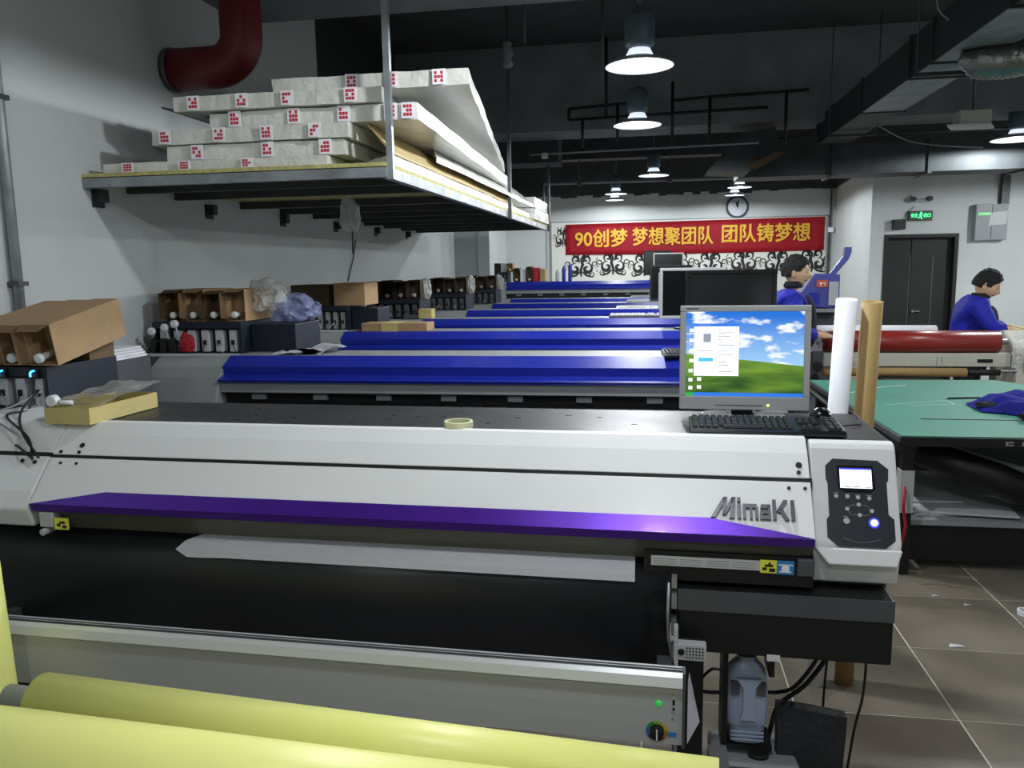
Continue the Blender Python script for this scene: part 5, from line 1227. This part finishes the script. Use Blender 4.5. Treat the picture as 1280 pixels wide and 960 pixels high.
for lb, pts, r_ in cs:
    P = [Vector(q) for q in pts]; cur = []
    for i in range(len(P) - 1):
        p0, p1, p2, p3 = P[max(i - 1, 0)], P[i], P[i + 1], P[min(i + 2, len(P) - 1)]
        for s in range(6):
            tt = s / 6; cur.append(.5 * ((2 * p1) + (p2 - p0) * tt + (2 * p0 - 5 * p1 + 4 * p2 - p3) * tt ** 2 + (3 * p1 - p0 - 3 * p2 + p3) * tt ** 3))
    cur.append(P[-1]); b = NB(); tube(b, cur, r_, 6); obj('cable', b, 'black', label=lb, cat='cable')
for k, (x, y, s) in enumerate(((1.40, 3.72, .035), (1.62, 4.2, .02), (1.43, 2.95, .018), (1.5, 4.3, .02), (1.25, 4.2, .025))):
    b = NB(); v = [b.verts.new((x + s * a, y + s * c, .002 + .004 * d)) for a, c, d in ((-1, -.4, 0), (1, -.3, 1), (.8, .5, 0), (-.7, .4, 1))]; b.faces.new(v); bmesh.ops.solidify(b, geom=b.faces[:], thickness=.001)
    obj('paper_scrap', b, 'paper', label='tiny white scrap on the floor tiles, ' + ['at the joint right of the black printer box', 'below the table edge, farther right', 'nearest to the camera', 'farthest', 'left one'][k], cat='scrap', group='paper scraps on the floor')
b = NB(); n = 24; rg = [[b.verts.new((1.86 + rr * math.cos(2 * PI * k / n), 4.12 + rr * math.sin(2 * PI * k / n), z)) for k in range(n)] for rr, z in ((.03, .001), (.04, .001), (.04, .022), (.03, .022))]
for i in range(4):
    for k in range(n): b.faces.new((rg[i][k], rg[i][(k + 1) % n], rg[(i + 1) % 4][(k + 1) % n], rg[(i + 1) % 4][k]))
obj('tape_roll', b, 'paper', label='small white tape ring lying on the tiled floor', cat='tape')

# ================================================================ YELLOW ROLLS IN FRONT
t = thing('yellow_vinyl_roll', 'slimmer pale yellow vinyl roll, lying behind the bigger one', 'roll', (-.6, 1.55, .6))
A = Vector((-1.46, 1.612, .715)); B = Vector((.145, 1.487, .715)); b = NB(); cyl(b, A, B, .065, n=40); obj('vinyl_wrap', b, 'yellow', t)
d = (B - A).normalized(); b = NB(); cyl(b, A - d * .10, B + d * .02, .028, n=20); obj('roll_core', b, 'grey_light', t)
# loose outer lap with rounded corner
t2 = thing('yellow_vinyl_roll', 'big pale yellow vinyl roll nearest the camera', 'roll', (-.7, 1.25, .5))
A2 = Vector((-2.3, 1.345, .765)); B2 = Vector((.12, 1.215, .765)); b = NB(); cyl(b, A2, B2, .115, n=48); obj('vinyl_wrap', b, 'yellow', t2)
d2 = (B2 - A2).normalized(); b = NB(); cyl(b, A2 - d2 * .05, B2 + d2 * .06, .038, n=20); obj('roll_core', b, 'grey_light', t2)
rs = thing('roll_stand', 'black floor stand carrying the two yellow rolls', 'stand', (-.9, 1.4, 0))
for x in (-1.9, .16):
    b = NB(); bx(b, x - .02, x + .02, 1.15, 1.70, .02, .06); obj('foot', b, 'black', rs)
    b = NB(); bx(b, x - .02, x + .02, 1.40, 1.46, .06, .66); obj('post', b, 'black', rs)
    b = NB(); bx(b, x - .02, x + .02, 1.15, 1.44, .60, .727 if x > 0 else .648); bx(b, x - .02, x + .02, 1.47, 1.70, .60, .686); bx(b, x - .02, x + .02, 1.44, 1.47, .60, .64); obj('cradle', b, 'black', rs)
# upright yellow roll at the far left
roll('yellow_vinyl_roll', (-1.765, 1.785, 0), (-1.80, 1.785, 1.10), .072, 'yellow', 'yellow vinyl roll standing upright at the left edge')

# ================================================================ PEOPLE
def skin_mesh(nodes, edges, levels=2):
    me = bpy.data.meshes.new('tmp'); me.from_pydata([n_[:3] for n_ in nodes], edges, []); o = bpy.data.objects.new('tmp', me); COL.objects.link(o)
    md = o.modifiers.new('s', 'SKIN'); md.use_smooth_shade = True
    sv = me.skin_vertices[0].data
    for i, n_ in enumerate(nodes):
        rr = n_[3]; sv[i].radius = rr if isinstance(rr, tuple) else (rr, rr); sv[i].use_root = (i == 0)
    m2 = o.modifiers.new('u', 'SUBSURF'); m2.levels = levels; m2.render_levels = levels
    bpy.context.view_layer.update()
    out = bpy.data.meshes.new_from_object(o.evaluated_get(bpy.context.evaluated_depsgraph_get())); bpy.data.objects.remove(o)
    b = NB(); b.from_mesh(out); bpy.data.meshes.remove(out)
    for fc in b.faces: fc.smooth = True
    return b
def head(bm, c, yaw, pitch, roll=0, sc=1.):      # local face direction is -Y; material indices 0 skin 1 lips 2 eye 3 brow
    X_ = Matrix.Translation(c) @ Matrix.Rotation(yaw, 4, 'Z') @ Matrix.Rotation(pitch, 4, 'X') @ Matrix.Rotation(roll, 4, 'Y') @ Matrix.Scale(sc, 4)
    h = NB(); bmesh.ops.create_uvsphere(h, u_segments=40, v_segments=28, radius=1)
    g = lambda d, s: math.exp(-(d / s) ** 2)
    for v in h.verts:
        x, y, z = v.co; X, Y, Z = x * .076, y * .096, z * .118
        if Z < 0:
            k = min(1, -Z / .118); X *= 1 - .42 * k ** 1.3; Y *= (1 - .18 * k) if Y < 0 else (1 - .55 * k)
        if Y < 0:
            Y += .006 * g(abs(X) - .033, .016) * g(Z - .008, .016)      # eye sockets
            Y -= .026 * g(X, .011) * g(Z + .026, .020) + .010 * g(X, .009) * g(Z - .0, .02)    # nose
            Y -= .007 * g(X, .026) * g(Z + .062, .008) + .007 * g(X, .026) * g(Z + .052, .006)     # lips
            Y -= .010 * g(X, .022) * g(Z + .098, .016)     # chin
            Y -= .005 * g(abs(X) - .03, .02) * g(Z - .030, .010)     # brow ridge
            Y -= .006 * g(abs(X) - .045, .02) * g(Z + .02, .02)
        v.co = (X, Y, Z)
    for fc in h.faces:
        fc.smooth = True; m_ = fc.calc_center_median()
        if m_.y < -.06 and abs(m_.x) < .024 and -.068 < m_.z < -.046: fc.material_index = 1
    for s in (-1, 1):
        r_ = bmesh.ops.create_uvsphere(h, u_segments=10, v_segments=8, radius=1)
        for v in r_['verts']: v.co = Vector((s * .031 + v.co.x * .012, -.079 + v.co.y * .006, .008 + v.co.z * .0055))
        for v in r_['verts']:
            for fc in v.link_faces: fc.material_index = 2
        r_ = bmesh.ops.create_uvsphere(h, u_segments=12, v_segments=8, radius=1)
        for v in r_['verts']: v.co = Vector((s * (.078 + .006 * v.co.z) + v.co.x * .007, .008 + v.co.y * .018, -.008 + v.co.z * .031))
        for v in r_['verts']:
            for fc in v.link_faces: fc.smooth = True
        bx(h, s * .031 - .016, s * .031 + .016, -.092, -.086, .027, .032, mi=2)
    bmesh.ops.transform(h, matrix=X_, verts=h.verts)
    me = bpy.data.meshes.new('h'); h.to_mesh(me); h.free(); bm.from_mesh(me); bpy.data.meshes.remove(me); return X_
def hair(X_, par, style=0):
    h = NB(); bmesh.ops.create_uvsphere(h, u_segments=48, v_segments=32, radius=1)
    dl = []
    for v in h.verts:
        x, y, z = v.co; line_ = -.30 if y > -.1 else -.30 + (-y - .1) * 1.15
        if style: line_ -= .05
        if abs(x) > .75 and y < .15: line_ = max(line_, .05 - (.12 if style else 0))
        k = 1.13 + .07 * noise.noise(v.co * 5) + .09 * noise.noise(v.co * 11) + (.06 * max(0, z))
        if y < -.5: k += .03
        v.co = Vector((x * .078 * k, y * .097 * k + .002, z * .120 * k if z > 0 else z * .11))
        if z < line_ : dl.append(v)
    bmesh.ops.delete(h, geom=dl, context='VERTS')
    bmesh.ops.solidify(h, geom=h.faces[:], thickness=.008)
    bmesh.ops.transform(h, matrix=X_, verts=h.verts)
    return obj('hair', h, 'hair', par, smooth=True)
def hand_nodes(wrist, d, up, side, curl=.5, sc=1.):       # palm + 4 fingers + thumb as skin nodes
    d = Vector(d).normalized(); up = Vector(up); s = d.cross(up).normalized() * side; up = s.cross(d).normalized() * side
    N_ = []; E_l = []
    w_ = Vector(wrist)
    N_.append((*(w_), (.026 * sc, .020 * sc))); N_.append((*(w_ + d * .045 * sc), (.034 * sc, .016 * sc))); N_.append((*(w_ + d * .085 * sc), (.036 * sc, .014 * sc))); E_l += [(0, 1), (1, 2)]
    for k, (off, ln) in enumerate(((-.030, .062), (-.010, .074), (.011, .070), (.030, .054))):
        p = w_ + d * .09 * sc + s * off * sc; prev = 2; dd = d.copy(); q = p
        for j in range(3):
            N_.append((*q, .0088 * sc * (1 - .08 * j))); E_l.append((prev, len(N_) - 1)); prev = len(N_) - 1
            dd = (dd - up * curl * (.5 + .35 * j)).normalized(); q = q + dd * ln * sc * (.45, .32, .25)[j]
        N_.append((*q, .0072 * sc)); E_l.append((prev, len(N_) - 1))
    p = w_ + d * .03 * sc - s * .034 * sc; prev = 1; dd = (d * .6 - s * .75 - up * .25).normalized()
    for j in range(3):
        N_.append((*p, .0105 * sc * (1 - .1 * j))); E_l.append((prev, len(N_) - 1)); prev = len(N_) - 1; p = p + dd * .030 * sc; dd = (dd + d * .25 - up * .15).normalized()
    return N_, E_l
def person(label, base, nodes, edges, hc, hyaw, hpitch, hands, jacket_n, jacket_e, gloves, style, hsc=1.1):
    t = thing('person', label, 'person', base)
    # continuous body including neck and hands
    NN = list(nodes); EE = list(edges)
    hb = []
    for (wi, d, up, side, curl) in hands:
        hn, he = hand_nodes(nodes[wi][:3], d, up, side, curl)
        o0 = len(NN) - 1
        if gloves: hb.append((hn, he))
        for k, n_ in enumerate(hn[1:]): NN.append(n_)
        EE += [(wi if a == 0 else a + o0, wi if c == 0 else c + o0) for a, c in he]
    b = skin_mesh(NN, EE, 2); X_ = head(b, Vector(hc), hyaw, hpitch, 0, hsc)
    me_mats = ['skin', 'lips', 'eye']
    body = obj('body', b, me_mats, t)
    hair(X_, t, style)
    jb = skin_mesh(jacket_n, jacket_e, 3)
    for v in jb.verts:
        n = noise.noise_vector(v.co * 16) * .010 + noise.noise_vector(v.co * 40) * .004; v.co += n
    obj('jacket', jb, 'cloth_blue', t)
    for hn, he in hb:
        g = skin_mesh([(n_[0], n_[1], n_[2], tuple(q * 1.18 for q in n_[3]) if isinstance(n_[3], tuple) else n_[3] * 1.22) for n_ in hn], he, 2); obj('glove', g, 'glove', t, label='pale yellow work glove')
    return t, X_
# man 1: standing, facing right, left of the laminator
x, y = 1.19, 7.16
N1 = [(x, y, .95, (.15, .11)), (x, y, 1.12, (.14, .10)), (x, y, 1.32, (.16, .10)), (x + .005, y, 1.44, (.10, .08)), (x + .02, y, 1.50, .052), (x + .03, y, 1.58, .05),
      (x - .01, y - .17, 1.41, .055), (x + .05, y - .22, 1.17, .045), (x + .26, y - .14, 1.13, .03),
      (x - .01, y + .17, 1.41, .055), (x + .04, y + .22, 1.17, .045), (x + .26, y + .15, 1.14, .03),
      (x - .0, y - .09, .86, .085), (x, y - .1, .48, .058), (x - .02, y - .1, .10, .042), (x + .12, y - .1, .045, .04),
      (x - .0, y + .09, .86, .085), (x + .02, y + .1, .48, .058), (x, y + .1, .10, .042), (x + .14, y + .1, .045, .04)]
E1 = [(0, 1), (1, 2), (2, 3), (3, 4), (4, 5), (3, 6), (6, 7), (7, 8), (3, 9), (9, 10), (10, 11), (0, 12), (12, 13), (13, 14), (14, 15), (0, 16), (16, 17), (17, 18), (18, 19)]
J1 = [(x - .01, y, .93, (.17, .14)), (x - .01, y, 1.12, (.165, .13)), (x - .01, y, 1.30, (.18, .135)), (x - .005, y, 1.46, (.15, .12)), (x + .012, y, 1.535, .088),
      (x - .01, y - .19, 1.44, .085), (x + .045, y - .235, 1.18, .068), (x + .21, y - .16, 1.135, .048),
      (x - .01, y + .19, 1.44, .085), (x + .04, y + .235, 1.17, .066), (x + .21, y + .16, 1.145, .048)]
JE = [(0, 1), (1, 2), (2, 3), (3, 4), (3, 5), (5, 6), (6, 7), (3, 8), (8, 9), (9, 10)]
m1, X1 = person('man in royal blue jacket facing right, standing behind the lit monitor', (x, y, 0), N1, E1, (x + .05, y, 1.655), PI / 2 + .0 - .25, .05,
    [(8, (1, .1, -.15), (0, 0, 1), 1, .45), (11, (1, -.1, -.15), (0, 0, 1), -1, .45)], J1, JE, False, 0)
def trousers(t, NNs):
    b = skin_mesh([(p[0], p[1], p[2], (p[3][0] * 1.05, p[3][1] * 1.15) if isinstance(p[3], tuple) else p[3] * 1.22) for p in NNs], [(0, 1), (1, 2), (2, 3), (0, 4), (4, 5), (5, 6)], 2); obj('trousers', b, 'trousers', t)
trousers(m1, [(N1[0][0], N1[0][1], .92, (.145, .115)), N1[12], N1[13], (*N1[14][:3], .048), N1[16], N1[17], (*N1[18][:3], .048)])
for k in (14, 18):
    b = NB(); gridbox(b, N1[k][0] - .07, N1[k][0] + .20, N1[k][1] - .05, N1[k][1] + .05, 0, .09, 6, 4, 2)
    for v in b.verts:
        if v.co.x > N1[k][0] + .06: v.co.z *= .65
    obj('shoe', b, 'shoe', m1, smooth=False, bevel=.01)
# dark front panels of the jacket
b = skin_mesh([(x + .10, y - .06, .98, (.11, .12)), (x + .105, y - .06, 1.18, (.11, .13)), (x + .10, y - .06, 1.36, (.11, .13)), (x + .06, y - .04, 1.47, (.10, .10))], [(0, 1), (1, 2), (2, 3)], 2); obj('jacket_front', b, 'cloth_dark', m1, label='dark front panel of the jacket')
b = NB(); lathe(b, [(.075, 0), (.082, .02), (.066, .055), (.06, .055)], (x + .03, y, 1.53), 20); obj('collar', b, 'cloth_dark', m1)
# man 2: behind the laminator, leaning over its right end
x, y = 2.93, 8.0
N2 = [(x, y, .90, (.14, .11)), (x, y, 1.04, (.135, .10)), (x + .01, y - .02, 1.20, (.15, .10)), (x + .035, y - .03, 1.31, (.10, .08)), (x + .06, y - .04, 1.37, .05), (x + .075, y - .045, 1.43, .05),
      (x + .02, y - .20, 1.29, .055), (x + .09, y - .27, 1.13, .044), (x + .25, y - .24, 1.12, .030),
      (x + .04, y + .14, 1.28, .055), (x + .14, y + .14, 1.12, .044), (x + .32, y - .06, 1.13, .030),
      (x, y - .09, .80, .085), (x + .02, y - .1, .46, .058), (x - .02, y - .1, .10, .042), (x + .1, y - .12, .045, .04),
      (x, y + .09, .80, .085), (x + .02, y + .1, .46, .058), (x - .02, y + .1, .10, .042), (x + .1, y + .1, .045, .04)]
J2 = [(x - .01, y, .88, (.165, .14)), (x - .01, y, 1.04, (.165, .13)), (x + .0, y - .02, 1.18, (.175, .135)), (x + .03, y - .03, 1.325, (.15, .12)), (x + .055, y - .04, 1.395, .088),
      (x + .005, y - .21, 1.33, .088), (x + .09, y - .275, 1.135, .066), (x + .235, y - .245, 1.122, .046),
      (x + .03, y + .16, 1.32, .088), (x + .13, y + .15, 1.125, .066), (x + .30, y - .045, 1.132, .046)]
m2, X2 = person('man in royal blue jacket and yellow gloves working at the right end of the laminator', (x, y, 0), N2, E1, (x + .105, y - .06, 1.505), PI / 2 - .35, .42,
    [(8, (1, -.05, -.1), (0, 0, 1), 1, .6), (11, (1, -.5, -.1), (0, 0, 1), -1, .6)], J2, JE, True, 1)
trousers(m2, [(N2[0][0], N2[0][1], .87, (.14, .115)), N2[12], N2[13], (*N2[14][:3], .048), N2[16], N2[17], (*N2[18][:3], .048)])
for k in (14, 18):
    b = NB(); gridbox(b, N2[k][0] - .07, N2[k][0] + .20, N2[k][1] - .05, N2[k][1] + .05, 0, .09, 6, 4, 2)
    obj('shoe', b, 'shoe', m2, bevel=.01)
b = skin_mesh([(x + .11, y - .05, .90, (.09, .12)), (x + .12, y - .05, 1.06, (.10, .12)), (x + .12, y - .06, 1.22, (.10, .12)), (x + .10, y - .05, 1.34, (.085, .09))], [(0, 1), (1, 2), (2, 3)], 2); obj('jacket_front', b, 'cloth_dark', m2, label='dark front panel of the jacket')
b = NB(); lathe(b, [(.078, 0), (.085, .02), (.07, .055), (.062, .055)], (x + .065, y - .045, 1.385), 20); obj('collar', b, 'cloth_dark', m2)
t = thing('hand_tool', 'dark grey hand tool held in the gloves of the second man', 'tool', (3.33, 7.72, 1.12))
b = NB(); prism(b, [(3.28, 1.105), (3.36, 1.10), (3.52, 1.19), (3.55, 1.25), (3.47, 1.25), (3.36, 1.17)], 7.70, 7.76, axis='Y'); obj('tool_body', b, 'grey_dark', t, bevel=.012)
b = NB(); prism(b, [(3.46, 1.22), (3.55, 1.22), (3.60, 1.30), (3.50, 1.29)], 7.71, 7.75, axis='Y'); obj('tool_grip', b, 'black', t, bevel=.008)
